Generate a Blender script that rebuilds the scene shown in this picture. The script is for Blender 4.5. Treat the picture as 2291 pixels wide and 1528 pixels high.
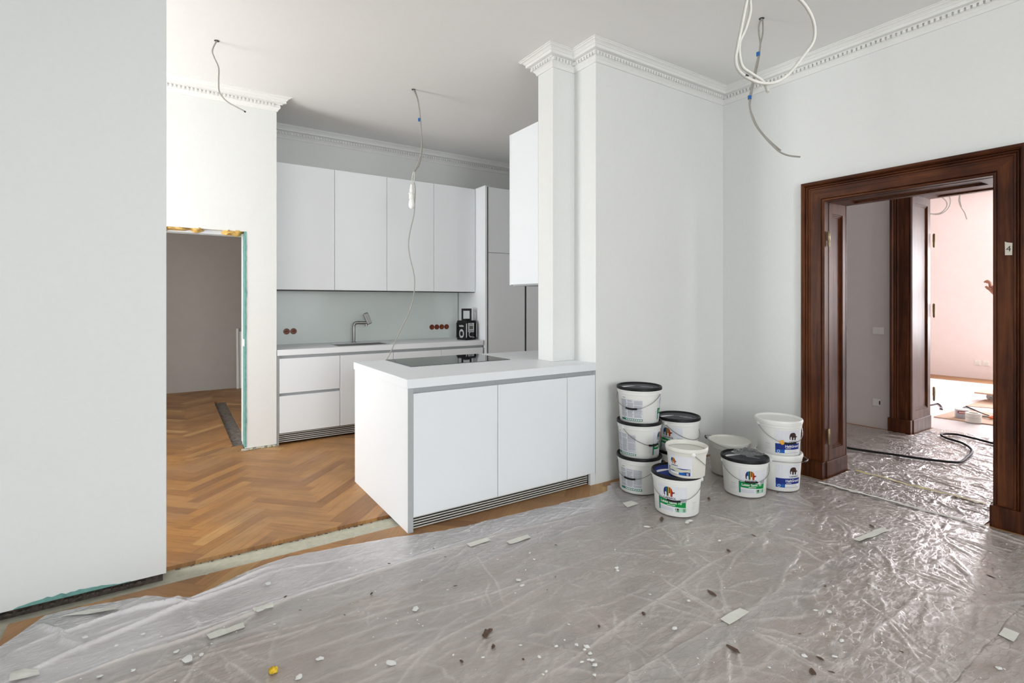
import bpy, bmesh, math, random
import numpy as np
from mathutils import Vector, Matrix, noise
from mathutils.geometry import tessellate_polygon

random.seed(7); rng = np.random.default_rng(11)
for o in list(bpy.data.objects): bpy.data.objects.remove(o)
sc = bpy.context.scene
COL = sc.collection

# ------------------------------------------------------------------ camera
F_PX, HOR, CX, YAW, CAM_H = 1151.25, 675.1, 1145.5, math.radians(33.4717), 1.42
cd = bpy.data.cameras.new('camera'); cam = bpy.data.objects.new('camera', cd); COL.objects.link(cam)
cd.sensor_width = 36.0; cd.sensor_fit = 'HORIZONTAL'; cd.lens = F_PX / 2291 * 36.0
cd.shift_y = -(764 - HOR) / 2291
cam.location = (0, 0, CAM_H); cam.rotation_euler = (math.pi / 2, 0, -YAW)
cd.clip_start = 0.02; cd.clip_end = 100
sc.camera = cam
FW = Vector((math.sin(YAW), math.cos(YAW), 0)); RT = Vector((math.cos(YAW), -math.sin(YAW), 0)); CAMP = Vector((0, 0, CAM_H))

def ray(x, y): return FW + RT * ((x - CX) / F_PX) + Vector((0, 0, (HOR - y) / F_PX))
def at_z(x, y, z=0.0): d = ray(x, y); return CAMP + d * ((z - CAM_H) / d.z)
def at_x(x, y, X): d = ray(x, y); return CAMP + d * (X / d.x)
def at_y(x, y, Y): d = ray(x, y); return CAMP + d * (Y / d.y)
def at_d(x, y, dep): return CAMP + ray(x, y) * dep

# ------------------------------------------------------------------ world, lights, exposure
sc.view_settings.view_transform = 'Standard'; sc.view_settings.look = 'None'
sc.view_settings.gamma = 1.0; sc.view_settings.use_curve_mapping = False
sc.view_settings.exposure = 0.07
wd = bpy.data.worlds.new('world'); sc.world = wd; wd.use_nodes = True
wd.node_tree.nodes['Background'].inputs[0].default_value = (0.75, 0.88, 1.0, 1)
wd.node_tree.nodes['Background'].inputs[1].default_value = 1.0
def area(name, loc, rot, sx, sy, watts, col):
    l = bpy.data.lights.new(name, 'AREA'); l.shape = 'RECTANGLE'; l.size = sx; l.size_y = sy; l.energy = watts; l.color = col
    o = bpy.data.objects.new(name, l); COL.objects.link(o); o.location = loc; o.rotation_euler = rot
    return o
HP = math.pi / 2
# daylight standing in the window openings (the windows are built further down)
area('daylight_kitchen_window', (-2.72, 4.62, 1.50), (0, -HP, 0), 2.1, 1.4, 178, (0.985, 0.992, 1.0))
area('daylight_rear_window_a', (0.45, -3.12, 1.75), (HP, 0, 0), 1.5, 2.1, 160, (0.94, 0.975, 1.0))
area('daylight_rear_window_b', (2.95, -3.12, 1.75), (HP, 0, 0), 1.5, 2.1, 30, (0.96, 0.98, 1.0))
area('hall_fill_light', (5.65, -1.62, 1.75), (HP, 0, 0), 1.2, 2.1, 80, (1.0, 0.95, 0.94))  # added fill to brighten the hallway; no window is known there
area('daylight_far_window_a', (12.55, 1.95, 1.75), (0, HP, 0), 2.2, 1.5, 290, (0.98, 0.96, 1.0))
area('daylight_far_window_b', (12.55, 0.05, 1.75), (0, HP, 0), 2.2, 1.5, 290, (0.98, 0.96, 1.0))
area('daylight_side_room', (-2.72, 8.0, 1.7), (0, -HP, 0), 2.0, 1.2, 13, (1.0, 0.94, 0.88))

# ------------------------------------------------------------------ helpers
ORG = {}
def finish(o, parent):
    COL.objects.link(o)
    if parent is not None: o.parent = parent
    return o
def mk(name, verts, faces, mats, parent=None, smooth=False, fm=None, uv=None):
    """verts in world metres; one mesh object, origin at parent's origin or at own base centre"""
    V = np.asarray(verts, dtype=float)
    if parent is not None: org = ORG[parent.name]
    else:
        lo, hi = V.min(0), V.max(0); org = Vector(((lo[0] + hi[0]) / 2, (lo[1] + hi[1]) / 2, lo[2]))
    me = bpy.data.meshes.new(name)
    me.from_pydata((V - np.array(org)).tolist(), [], [list(f) for f in faces])
    if not isinstance(mats, (list, tuple)): mats = [mats]
    for m in mats: me.materials.append(m)
    if fm is not None: me.polygons.foreach_set('material_index', fm)
    if smooth: me.polygons.foreach_set('use_smooth', [True] * len(me.polygons))
    if uv is not None:
        l = me.uv_layers.new(name='UVMap'); l.data.foreach_set('uv', np.asarray(uv, dtype=np.float32).ravel())
    me.update()
    o = bpy.data.objects.new(name, me); finish(o, parent)
    if parent is None: o.location = org
    ORG[o.name] = Vector(org)
    return o
def empty(name, loc):
    o = bpy.data.objects.new(name, None); o.empty_display_size = 0.1; COL.objects.link(o); o.location = loc; ORG[o.name] = Vector(loc)
    return o
def tag(o, label=None, cat=None, group=None, kind=None):
    if label: o['label'] = label
    if cat: o['category'] = cat
    if group: o['group'] = group
    if kind: o['kind'] = kind
    return o
def thing(name, loc, label, cat, group=None): return tag(empty(name, loc), label, cat, group)

def bxv(x0, x1, y0, y1, z0, z1):
    v = [(x0, y0, z0), (x1, y0, z0), (x1, y1, z0), (x0, y1, z0), (x0, y0, z1), (x1, y0, z1), (x1, y1, z1), (x0, y1, z1)]
    f = [(0, 3, 2, 1), (4, 5, 6, 7), (0, 1, 5, 4), (1, 2, 6, 5), (2, 3, 7, 6), (3, 0, 4, 7)]
    return v, f
def join(parts):
    V, Fc = [], []
    for v, f in parts:
        n = len(V); V += list(v); Fc += [[i + n for i in q] for q in f]
    return V, Fc
def boxes(name, lst, mat, parent=None): V, Fc = join([bxv(*b) for b in lst]); return mk(name, V, Fc, mat, parent)
def bevelled(v, f, bev, seg=2):
    bm = bmesh.new(); vs = [bm.verts.new(p) for p in v]
    for q in f: bm.faces.new([vs[i] for i in q])
    bmesh.ops.recalc_face_normals(bm, faces=bm.faces)
    bmesh.ops.bevel(bm, geom=list(bm.edges), offset=bev, segments=seg, affect='EDGES', profile=0.5)
    bm.verts.index_update()
    V = [tuple(p.co) for p in bm.verts]; Fc = [[p.index for p in q.verts] for q in bm.faces]; bm.free()
    return V, Fc
def box(name, x0, x1, y0, y1, z0, z1, mat, parent=None, bev=0.0, rz=0.0, piv=None):
    v, f = bxv(x0, x1, y0, y1, z0, z1)
    if bev: v, f = bevelled(v, f, bev)
    if rz:
        c, s = math.cos(rz), math.sin(rz); px, py = piv or ((x0 + x1) / 2, (y0 + y1) / 2)
        v = [(px + (a - px) * c - (b - py) * s, py + (a - px) * s + (b - py) * c, d) for a, b, d in v]
    return mk(name, v, f, mat, parent)
def prism(poly, z0, z1):
    n = len(poly)
    v = [(x, y, z0) for x, y in poly] + [(x, y, z1) for x, y in poly]
    return v, [list(range(n))[::-1], list(range(n, 2 * n))] + [[i, (i + 1) % n, n + (i + 1) % n, n + i] for i in range(n)]
def lathe_vf(prof, c, segs=48, close_bottom=True, close_top=True, axis=None):
    V, Fc = [], []
    for r, z in prof:
        for k in range(segs):
            a = 2 * math.pi * k / segs; V.append(Vector((r * math.cos(a), r * math.sin(a), z)))
    for i in range(len(prof) - 1):
        for k in range(segs):
            k2 = (k + 1) % segs; Fc.append([i * segs + k, i * segs + k2, (i + 1) * segs + k2, (i + 1) * segs + k])
    if close_bottom: Fc.append(list(range(segs))[::-1])
    if close_top: Fc.append(list(range((len(prof) - 1) * segs, len(prof) * segs)))
    if axis is not None:
        q = Vector((0, 0, 1)).rotation_difference(Vector(axis)); V = [q @ p for p in V]
    return [tuple(p + Vector(c)) for p in V], Fc
def lathe(name, prof, c, mat, parent=None, segs=48, cb=True, ct=True, axis=None, smooth=True):
    v, f = lathe_vf(prof, c, segs, cb, ct, axis); o = mk(name, v, f, mat, parent)
    if smooth: smooth_auto(o)
    return o
def smooth_auto(o, ang=40):
    me = o.data; me.polygons.foreach_set('use_smooth', [True] * len(me.polygons))
    bm = bmesh.new(); bm.from_mesh(me)
    for e in bm.edges:
        if len(e.link_faces) == 2 and e.calc_face_angle(0) > math.radians(ang): e.smooth = False
    bm.to_mesh(me); bm.free(); me.update()
def crom(pts, n=8):
    P = [Vector(p) for p in pts]; P = [P[0] * 2 - P[1]] + P + [P[-1] * 2 - P[-2]]; out = []
    for i in range(1, len(P) - 2):
        for k in range(n):
            t = k / n; a, b, c, d = P[i - 1:i + 3]
            out.append(0.5 * ((2 * b) + (c - a) * t + (2 * a - 5 * b + 4 * c - d) * t * t + (3 * b - a - 3 * c + d) * t ** 3))
    out.append(P[-2]); return out
def tube_vf(pts, r, segs=8):
    P = [Vector(p) for p in pts]; V, Fc = [], []
    t = (P[1] - P[0]).normalized(); nrm = t.orthogonal().normalized()
    rr = r if isinstance(r, (list, tuple)) else [r] * len(P)
    for i, p in enumerate(P):
        t2 = (P[min(i + 1, len(P) - 1)] - P[max(i - 1, 0)])
        if t2.length > 1e-9:
            t2.normalize(); nrm = t.rotation_difference(t2) @ nrm; t = t2
        b = t.cross(nrm).normalized()
        for k in range(segs):
            a = 2 * math.pi * k / segs; V.append(tuple(p + (nrm * math.cos(a) + b * math.sin(a)) * rr[i]))
    for i in range(len(P) - 1):
        for k in range(segs):
            k2 = (k + 1) % segs; Fc.append([i * segs + k, i * segs + k2, (i + 1) * segs + k2, (i + 1) * segs + k])
    Fc.append(list(range(segs))[::-1]); Fc.append(list(range((len(P) - 1) * segs, len(P) * segs)))
    return V, Fc
def tube(name, pts, r, mat, parent=None, segs=8, sm=8):
    p = crom(pts, sm) if sm else pts
    v, f = tube_vf(p, r, segs); o = mk(name, v, f, mat, parent); smooth_auto(o, 60); return o

# ------------------------------------------------------------------ materials
def newmat(name):
    m = bpy.data.materials.new(name); m.use_nodes = True; return m, m.node_tree.nodes, m.node_tree.links, m.node_tree.nodes['Principled BSDF']
def bump(n, l, bs, src, strength, dist=0.01):
    b = n.new('ShaderNodeBump'); b.inputs['Strength'].default_value = strength; b.inputs['Distance'].default_value = dist
    l.new(src, b.inputs['Height']); l.new(b.outputs[0], bs.inputs['Normal']); return b
def tex_noise(n, l, scale, detail=4, rough=0.5, vec=None, dist=0.0):
    t = n.new('ShaderNodeTexNoise'); t.inputs['Scale'].default_value = scale; t.inputs['Detail'].default_value = detail
    t.inputs['Roughness'].default_value = rough; t.inputs['Distortion'].default_value = dist
    if vec is not None: l.new(vec, t.inputs['Vector'])
    return t
def ramp(n, l, src, stops):
    r = n.new('ShaderNodeValToRGB'); e = r.color_ramp.elements
    while len(e) < len(stops): e.new(0.5)
    for i, (p, c) in enumerate(stops): e[i].position = p; e[i].color = (*c, 1) if len(c) == 3 else c
    l.new(src, r.inputs[0]); return r
def gpos(n): return n.new('ShaderNodeNewGeometry').outputs['Position']
def plain(name, col, rough=0.5, metal=0.0, nscale=0, nstr=0.0, var=0.0, spec=0.5, coat=0.0):
    m, n, l, b = newmat(name)
    b.inputs['Base Color'].default_value = (*col, 1); b.inputs['Roughness'].default_value = rough; b.inputs['Metallic'].default_value = metal
    b.inputs['Specular IOR Level'].default_value = spec; b.inputs['Coat Weight'].default_value = coat
    if nscale:
        t = tex_noise(n, l, nscale, 5, 0.6, gpos(n))
        if nstr: bump(n, l, b, t.outputs[0], nstr, 0.003)
        if var:
            r = ramp(n, l, t.outputs[0], [(0.25, tuple(c * (1 - var) for c in col)), (0.75, tuple(min(1, c * (1 + var)) for c in col))])
            l.new(r.outputs[0], b.inputs['Base Color'])
    return m
M = {}
M['wall'] = plain('wall_paint', (0.80, 0.81, 0.795), 0.75, nscale=35, nstr=0.06, var=0.012)
M['ceil'] = plain('ceiling_paint', (0.83, 0.83, 0.815), 0.8, nscale=20, nstr=0.04, var=0.01)
M['stucco'] = plain('stucco_white', (0.82, 0.82, 0.80), 0.7, nscale=60, nstr=0.05, var=0.02)
M['wall_pink_bounce'] = plain('wall_far_room', (0.80, 0.71, 0.68), 0.8, nscale=8, nstr=0.03, var=0.02)  # pink of light bounced off the wood floor is put into the colour
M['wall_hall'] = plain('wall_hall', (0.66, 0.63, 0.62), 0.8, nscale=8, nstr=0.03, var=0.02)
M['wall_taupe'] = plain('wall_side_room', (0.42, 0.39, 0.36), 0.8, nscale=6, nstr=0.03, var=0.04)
M['crumb'] = plain('brown_crumb', (0.15, 0.10, 0.065), 0.9, nscale=60, nstr=0.3, var=0.4)
M['ash'] = plain('grey_bedding', (0.16, 0.15, 0.135), 0.95, nscale=30, nstr=0.5, var=0.4)
M['raw'] = plain('raw_masonry', (0.07, 0.055, 0.045), 0.95, nscale=40, nstr=0.8, var=0.7)
M['screed'] = plain('screed', (0.47, 0.45, 0.36), 0.9, nscale=30, nstr=0.35, var=0.14)
M['teal'] = plain('green_primer', (0.16, 0.36, 0.33), 0.6, nscale=25, nstr=0.1, var=0.25)
M['foam'] = plain('pu_foam', (0.66, 0.43, 0.13), 0.9, nscale=60, nstr=0.5, var=0.3)
M["cab"] = plain("cabinet_lacquer", (0.83, 0.86, 0.885), 0.38, nscale=3, var=0.004)
M['alu'] = plain('aluminium', (0.42, 0.44, 0.45), 0.38, 0.9, nscale=80, var=0.05)
M['grey_profile'] = plain('grey_handle_profile', (0.42, 0.44, 0.45), 0.45, nscale=20, var=0.03)
M['slat'] = plain('grille_slat', (0.62, 0.61, 0.57), 0.4, 0.2, nscale=50, var=0.06)
M['gap_shade'] = plain('grille_gap_shade', (0.012, 0.012, 0.013), 0.8, nscale=20, var=0.2)
M['dark_joint'] = plain('dark_joint', (0.05, 0.05, 0.05), 0.6, nscale=20, var=0.1)
M['splash'] = plain('splash_glass', (0.74, 0.79, 0.755), 0.16, nscale=2, var=0.01)
M['steel'] = plain('steel_brushed', (0.36, 0.36, 0.35), 0.3, 1.0, nscale=120, nstr=0.03, var=0.08)
M['hob'] = plain('hob_glass', (0.006, 0.006, 0.007), 0.03, spec=0.8, nscale=5, var=0.1)
M['black'] = plain('black_plastic', (0.010, 0.010, 0.011), 0.42, nscale=30, nstr=0.03, var=0.15, spec=0.22)
M['rubber'] = plain('black_rubber', (0.012, 0.012, 0.013), 0.6, spec=0.2, nscale=60, nstr=0.1, var=0.15)
M['silver'] = plain('silver_plastic', (0.55, 0.56, 0.57), 0.35, 0.3, nscale=30, var=0.06)
M['lcd'] = plain('lcd_olive', (0.10, 0.115, 0.085), 0.25, nscale=40, var=0.06)
M['white_pl'] = plain('white_plastic', (0.80, 0.80, 0.77), 0.38, nscale=10, var=0.012)
M['cream_pl'] = plain('cream_plastic', (0.72, 0.71, 0.65), 0.45, nscale=10, var=0.03)
M['cable'] = plain('cable_sheath', (0.33, 0.315, 0.28), 0.5, nscale=60, var=0.08)
M['cable_w'] = plain('cable_white', (0.56, 0.55, 0.51), 0.5, nscale=60, var=0.05)
M['wire'] = plain('wire_steel', (0.30, 0.30, 0.30), 0.35, 0.9, nscale=60, var=0.1)
M['blue'] = plain('blue_clip', (0.01, 0.13, 0.42), 0.4, nscale=40, var=0.1)
M['brown_box'] = plain('socket_bakelite', (0.20, 0.045, 0.022), 0.35, nscale=90, nstr=0.05, var=0.5)
M['copper'] = plain('copper_wire', (0.65, 0.22, 0.08), 0.4, 0.6, nscale=40, var=0.2)
M['tape'] = plain('masking_tape', (0.70, 0.69, 0.63), 0.7, nscale=50, nstr=0.08, var=0.06)
M['tape_y'] = plain('yellow_tape', (0.47, 0.41, 0.20), 0.6, nscale=30, nstr=0.1, var=0.12)
M['paint'] = plain('paint_splash', (0.80, 0.80, 0.78), 0.55, nscale=30, var=0.05)
M['yellow'] = plain('yellow_foam', (0.80, 0.50, 0.03), 0.85, nscale=120, nstr=0.6, var=0.35)
M['scrap'] = plain('dark_scrap', (0.10, 0.06, 0.04), 0.8, nscale=60, nstr=0.2, var=0.5)
M['card'] = plain('cardboard', (0.52, 0.36, 0.26), 0.85, nscale=12, nstr=0.05, var=0.1)
M['red'] = plain('red_plastic', (0.55, 0.03, 0.02), 0.4, nscale=40, var=0.15)
M['orange'] = plain('orange_plastic', (0.75, 0.14, 0.02), 0.45, nscale=40, var=0.1)
M['skin'] = plain('skin', (0.50, 0.24, 0.16), 0.55, nscale=50, nstr=0.05, var=0.12)
M['shirt'] = plain('work_shirt', (0.30, 0.32, 0.36), 0.85, nscale=30, nstr=0.15, var=0.1)
M['trousers'] = plain('work_trousers', (0.09, 0.10, 0.12), 0.9, nscale=30, nstr=0.15, var=0.15)
M['hair'] = plain('hair', (0.05, 0.03, 0.02), 0.6, nscale=90, nstr=0.3, var=0.3)
M['paper'] = plain('paper_tag', (0.66, 0.62, 0.52), 0.8, nscale=60, var=0.06)
M['ink'] = plain('ink', (0.02, 0.02, 0.025), 0.6, nscale=60, var=0.1)
M['brass'] = plain('old_brass', (0.30, 0.24, 0.13), 0.4, 0.8, nscale=60, var=0.3)
M['glassbulb'] = plain('bulb_glass', (0.86, 0.86, 0.85), 0.25, nscale=10, var=0.01)
M['film_floor'] = plain('dust_sheet', (0.78, 0.75, 0.75), 0.35, nscale=6, nstr=0.2, var=0.05)
for k, c in dict(l_bg=(0.70, 0.71, 0.75), l_green=(0.0, 0.24, 0.045), l_teal=(0.02, 0.20, 0.13), l_pale=(0.36, 0.60, 0.45), l_grey=(0.36, 0.38, 0.41), l_txt=(0.42, 0.44, 0.48),
               l_navy=(0.012, 0.03, 0.20), l_blue=(0.01, 0.10, 0.40), l_white=(0.80, 0.80, 0.80), l_black=(0.012, 0.011, 0.012), l_purple=(0.03, 0.012, 0.06), l_teal2=(0.01, 0.16, 0.2),
               l_lime=(0.10, 0.25, 0.04), l_yel=(0.62, 0.32, 0.015), l_or=(0.50, 0.15, 0.01), l_red=(0.36, 0.02, 0.015), l_dred=(0.14, 0.008, 0.02), l_smear=(0.58, 0.58, 0.47), l_brown=(0.05, 0.025, 0.02),
               l_orange=(0.80, 0.36, 0.01), l_darkgrey=(0.06, 0.065, 0.075)).items():
    M[k] = plain('print_' + k[2:], c, 0.6, nscale=40, var=0.03, spec=0.25)

def wood_door(name, dark, scl=(30, 30, 1.6)):
    m, n, l, b = newmat(name)
    mp = n.new('ShaderNodeMapping'); l.new(gpos(n), mp.inputs[0]); mp.inputs['Scale'].default_value = scl
    t = tex_noise(n, l, 1.0, 8, 0.62, mp.outputs[0], 0.6)
    t2 = tex_noise(n, l, 2.2, 5, 0.6, gpos(n))
    mx = n.new('ShaderNodeMath'); mx.operation = 'MULTIPLY_ADD'; mx.inputs[1].default_value = 0.6; l.new(t.outputs[0], mx.inputs[0])
    m2 = n.new('ShaderNodeMath'); m2.operation = 'MULTIPLY'; m2.inputs[1].default_value = 0.4; l.new(t2.outputs[0], m2.inputs[0]); l.new(m2.outputs[0], mx.inputs[2])
    d = dark
    r = ramp(n, l, mx.outputs[0], [(0.30, (0.010 * d, 0.0035 * d, 0.002 * d)), (0.45, (0.048 * d, 0.0125 * d, 0.0040 * d)), (0.58, (0.100 * d, 0.030 * d, 0.0085 * d)), (0.76, (0.18 * d, 0.066 * d, 0.025 * d))])
    l.new(r.outputs[0], b.inputs['Base Color']); b.inputs['Roughness'].default_value = 0.42; b.inputs['Specular IOR Level'].default_value = 0.2
    bump(n, l, b, t.outputs[0], 0.25, 0.002)
    return m
M['dwood_h'] = wood_door('stained_pine_head', 1.1, (30, 1.6, 30)); M['dwood'] = wood_door('stained_pine', 1.1); M['dwood2'] = wood_door('stained_pine_dark', 0.9)

def parquet_mat():
    m, n, l, b = newmat('oak_parquet')
    uv = n.new('ShaderNodeUVMap'); uv.uv_map = 'UVMap'
    oi = n.new('ShaderNodeObjectInfo'); at = n.new('ShaderNodeAttribute'); at.attribute_name = 'rnd'
    ad = n.new('ShaderNodeMath'); ad.operation = 'ADD'; l.new(oi.outputs['Random'], ad.inputs[0]); l.new(at.outputs['Fac'], ad.inputs[1])
    fr = n.new('ShaderNodeMath'); fr.operation = 'FRACT'; l.new(ad.outputs[0], fr.inputs[0])
    cx = n.new('ShaderNodeCombineXYZ'); sc_ = n.new('ShaderNodeMath'); sc_.operation = 'MULTIPLY'; sc_.inputs[1].default_value = 37.0; l.new(fr.outputs[0], sc_.inputs[0])
    l.new(sc_.outputs[0], cx.inputs[0]); l.new(sc_.outputs[0], cx.inputs[1])
    va = n.new('ShaderNodeVectorMath'); va.operation = 'ADD'; l.new(uv.outputs[0], va.inputs[0]); l.new(cx.outputs[0], va.inputs[1])
    mp = n.new('ShaderNodeMapping'); mp.inputs['Scale'].default_value = (4, 60, 1); l.new(va.outputs[0], mp.inputs[0])
    g = tex_noise(n, l, 1.0, 7, 0.6, mp.outputs[0], 0.8)
    tone = ramp(n, l, fr.outputs[0], [(0.0, (0.25, 0.112, 0.036)), (0.3, (0.37, 0.175, 0.055)), (0.6, (0.42, 0.21, 0.068)), (0.85, (0.32, 0.15, 0.047)), (1.0, (0.56, 0.33, 0.125))])
    gr = ramp(n, l, g.outputs[0], [(0.25, (0.62, 0.60, 0.58)), (0.5, (1, 1, 1)), (0.8, (1.18, 1.18, 1.16))])
    mx = n.new('ShaderNodeMix'); mx.data_type = 'RGBA'; mx.blend_type = 'MULTIPLY'; mx.inputs[0].default_value = 1.0
    l.new(tone.outputs[0], mx.inputs[6]); l.new(gr.outputs[0], mx.inputs[7])
    # dirt and plaster dust trodden into the boards
    d = tex_noise(n, l, 1.5, 6, 0.6, gpos(n)); dr = ramp(n, l, d.outputs[0], [(0.42, (0, 0, 0)), (0.72, (0.55, 0.55, 0.55))])
    m2 = n.new('ShaderNodeMix'); m2.data_type = 'RGBA'; l.new(dr.outputs[0], m2.inputs[0]); l.new(mx.outputs[2], m2.inputs[6]); m2.inputs[7].default_value = (0.20, 0.135, 0.095, 1)
    l.new(m2.outputs[2], b.inputs['Base Color'])
    rr = ramp(n, l, d.outputs[0], [(0.3, (0.34, 0.34, 0.34)), (0.7, (0.62, 0.62, 0.62))]); l.new(rr.outputs[0], b.inputs['Roughness'])
    bump(n, l, b, g.outputs[0], 0.12, 0.002)
    return m
M['oak'] = parquet_mat()

def film_mat(name, opac, col, gloss, crumple, rough=0.16):
    m, n, l, b = newmat(name); n.remove(b)
    out = n['Material Output']; gp = gpos(n)
    mp = n.new('ShaderNodeMapping'); mp.inputs['Scale'].default_value = (1.0, 2.3, 1.0); mp.inputs['Rotation'].default_value = (0, 0, 0.25); l.new(gp, mp.inputs[0])
    w1 = tex_noise(n, l, 9, 6, 0.62, mp.outputs[0], 1.6)
    v = n.new('ShaderNodeTexVoronoi'); v.feature = 'DISTANCE_TO_EDGE'; v.inputs['Scale'].default_value = 15; 
    dv = n.new('ShaderNodeVectorMath'); dv.operation = 'MULTIPLY_ADD'; l.new(w1.outputs['Color'], dv.inputs[0]); dv.inputs[1].default_value = (0.09, 0.09, 0.09); l.new(mp.outputs[0], dv.inputs[2]); l.new(dv.outputs[0], v.inputs['Vector'])
    vm = n.new('ShaderNodeMath'); vm.operation = 'MINIMUM'; vm.inputs[1].default_value = 0.12; l.new(v.outputs['Distance'], vm.inputs[0])
    hs = n.new('ShaderNodeMath'); hs.operation = 'MULTIPLY_ADD'; hs.inputs[1].default_value = -3.0; l.new(vm.outputs[0], hs.inputs[0]); l.new(w1.outputs[0], hs.inputs[2])
    mq = n.new('ShaderNodeMapping'); mq.inputs['Scale'].default_value = (5, 42, 5); mq.inputs['Rotation'].default_value = (0, 0, -0.12); l.new(gp, mq.inputs[0])
    w3 = tex_noise(n, l, 1.0, 4, 0.55, mq.outputs[0], 1.2)
    hs2 = n.new('ShaderNodeMath'); hs2.operation = 'MULTIPLY_ADD'; hs2.inputs[1].default_value = 0.55; l.new(w3.outputs[0], hs2.inputs[0]); l.new(hs.outputs[0], hs2.inputs[2]); hs = hs2
    bp = n.new('ShaderNodeBump'); bp.inputs['Strength'].default_value = crumple; bp.inputs['Distance'].default_value = 0.008; l.new(hs.outputs[0], bp.inputs['Height'])
    df = n.new('ShaderNodeBsdfDiffuse'); df.inputs[0].default_value = (*col, 1); l.new(bp.outputs[0], df.inputs['Normal'])
    tr = n.new('ShaderNodeBsdfTransparent'); tr.inputs[0].default_value = (0.95, 0.95, 0.95, 1)
    w2 = tex_noise(n, l, 3.0, 5, 0.6, mp.outputs[0], 0.8)
    opr = ramp(n, l, w2.outputs[0], [(0.3, (opac * 0.8,) * 3), (0.7, (min(1, opac * 1.2),) * 3)])
    fa = n.new('ShaderNodeAttribute'); fa.attribute_name = 'fold'   # film gathered in folds lies double
    oa = n.new('ShaderNodeMath'); oa.operation = 'MULTIPLY_ADD'; oa.inputs[1].default_value = 0.24; oa.use_clamp = True; l.new(fa.outputs['Fac'], oa.inputs[0]); l.new(opr.outputs[0], oa.inputs[2])
    mx = n.new('ShaderNodeMixShader'); l.new(oa.outputs[0], mx.inputs[0]); l.new(tr.outputs[0], mx.inputs[1]); l.new(df.outputs[0], mx.inputs[2])
    gl = n.new('ShaderNodeBsdfGlossy'); gl.inputs['Roughness'].default_value = rough; gl.inputs[0].default_value = (0.9, 0.9, 0.9, 1); l.new(bp.outputs[0], gl.inputs['Normal'])
    fr = n.new('ShaderNodeFresnel'); fr.inputs[0].default_value = 1.45; l.new(bp.outputs[0], fr.inputs['Normal'])
    fm = n.new('ShaderNodeMath'); fm.operation = 'MULTIPLY'; fm.inputs[1].default_value = gloss; fm.use_clamp = True; l.new(fr.outputs[0], fm.inputs[0])
    m2 = n.new('ShaderNodeMixShader'); l.new(fm.outputs[0], m2.inputs[0]); l.new(mx.outputs[0], m2.inputs[1]); l.new(gl.outputs[0], m2.inputs[2])
    l.new(m2.outputs[0], out.inputs[0])
    return m
M['film'] = film_mat('painters_film', 0.36, (0.97, 0.885, 0.84), 2.0, 0.42, 0.25)
M['film_milky'] = film_mat('painters_film_milky', 0.55, (0.94, 0.90, 0.92), 2.8, 0.35, 0.25)
M['film_shiny'] = film_mat('painters_film_shiny', 0.32, (0.90, 0.83, 0.80), 1.9, 0.6, 0.13)
M['bag'] = film_mat('clear_bag', 0.07, (0.85, 0.85, 0.85), 2.2, 0.4, 0.1)
def pane_mat():
    m, n, l, b = newmat('window_glass'); n.remove(b)
    tr = n.new('ShaderNodeBsdfTransparent'); gl = n.new('ShaderNodeBsdfGlossy'); gl.inputs['Roughness'].default_value = 0.02
    mx = n.new('ShaderNodeMixShader'); mx.inputs[0].default_value = 0.06; l.new(tr.outputs[0], mx.inputs[1]); l.new(gl.outputs[0], mx.inputs[2]); l.new(mx.outputs[0], n['Material Output'].inputs[0])
    return m
M['pane'] = pane_mat()

# ------------------------------------------------------------------ key dimensions (metres)
H = 3.415                       # ceiling
WX = 4.379                      # room face of the door wall
PY = 2.98                       # front of pier / island
PX0, PY1, PX1, PY2 = 2.752, 3.235, 2.529, 3.43
WT = 0.33                       # door wall thickness
HX = 6.62; HX2 = 7.09           # hall far wall
FX = 12.42                      # far room end wall
SY0, SY1 = 5.50, 5.72           # stub partition
KB = 6.34                       # kitchen back wall
LW0, LW1, LWX = 3.20, 3.33, -0.024  # partition on the left
XL, YR = -2.60, -3.00           # kitchen window wall, wall behind the camera
XS = -0.68                      # side wall close to the left of the camera
ZT = 0.944                      # worktop height
def struct(o, label=None):
    o['kind'] = 'structure'
    if label: o['label'] = label
    return o

# ------------------------------------------------------------------ walls / ceilings
struct(boxes('ceiling', [(XL - 0.3, WX + WT, YR - 0.3, KB + 0.2, H, H + 0.2)], M['ceil']), 'plain white ceiling over room and kitchen')
struct(boxes('ceiling_hall', [(WX + WT, HX2, -1.5, 4.6, 3.40, 3.6)], M['ceil']), 'ceiling of the hallway')
struct(boxes('ceiling_far_room', [(HX2, FX + 0.2, -2.2, 6.2, 3.50, 3.7)], M['ceil']), 'ceiling of the bright far room')
struct(boxes('ceiling_side_room', [(XL - 0.3, 1.3, KB + 0.2, 9.9, 3.4, 3.6), (XL - 0.3, 0.80, SY1, KB + 0.2, 3.3, 3.41)], M['ceil']), 'ceiling of the dim side room')
# left partition: hollow under its lower edge
wl = struct(boxes('wall_left', [(XL, LWX, LW0, LW1, 0.020, H)], M['wall']), 'white partition wall at the left with unfinished bottom edge')
boxes('wall_core', [(XL, LWX - 0.015, LW0 + 0.018, LW1 - 0.018, -0.028, 0.03)], M['raw'], wl)
# primer smear along its foot (real thin coat standing proud)
pts_top = []; pts_bot = []
for k in range(27):
    x = -0.60 + 0.43 * k / 26; t = k / 26
    hgt = 0.024 * math.sin(math.pi * min(1, t * 1.15)) ** 0.6 * (0.75 + 0.5 * noise.noise(Vector((x * 40, 1, 0)))) + 0.003
    pts_bot.append((x, LW0 - 0.0015, 0.0205)); pts_top.append((x, LW0 - 0.0015, 0.0205 + hgt))
V = pts_bot + pts_top; Fc = [[i, i + 1, 27 + i + 1, 27 + i] for i in range(26)]
mk('primer_smear', V, Fc, M['teal'], wl)
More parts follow.
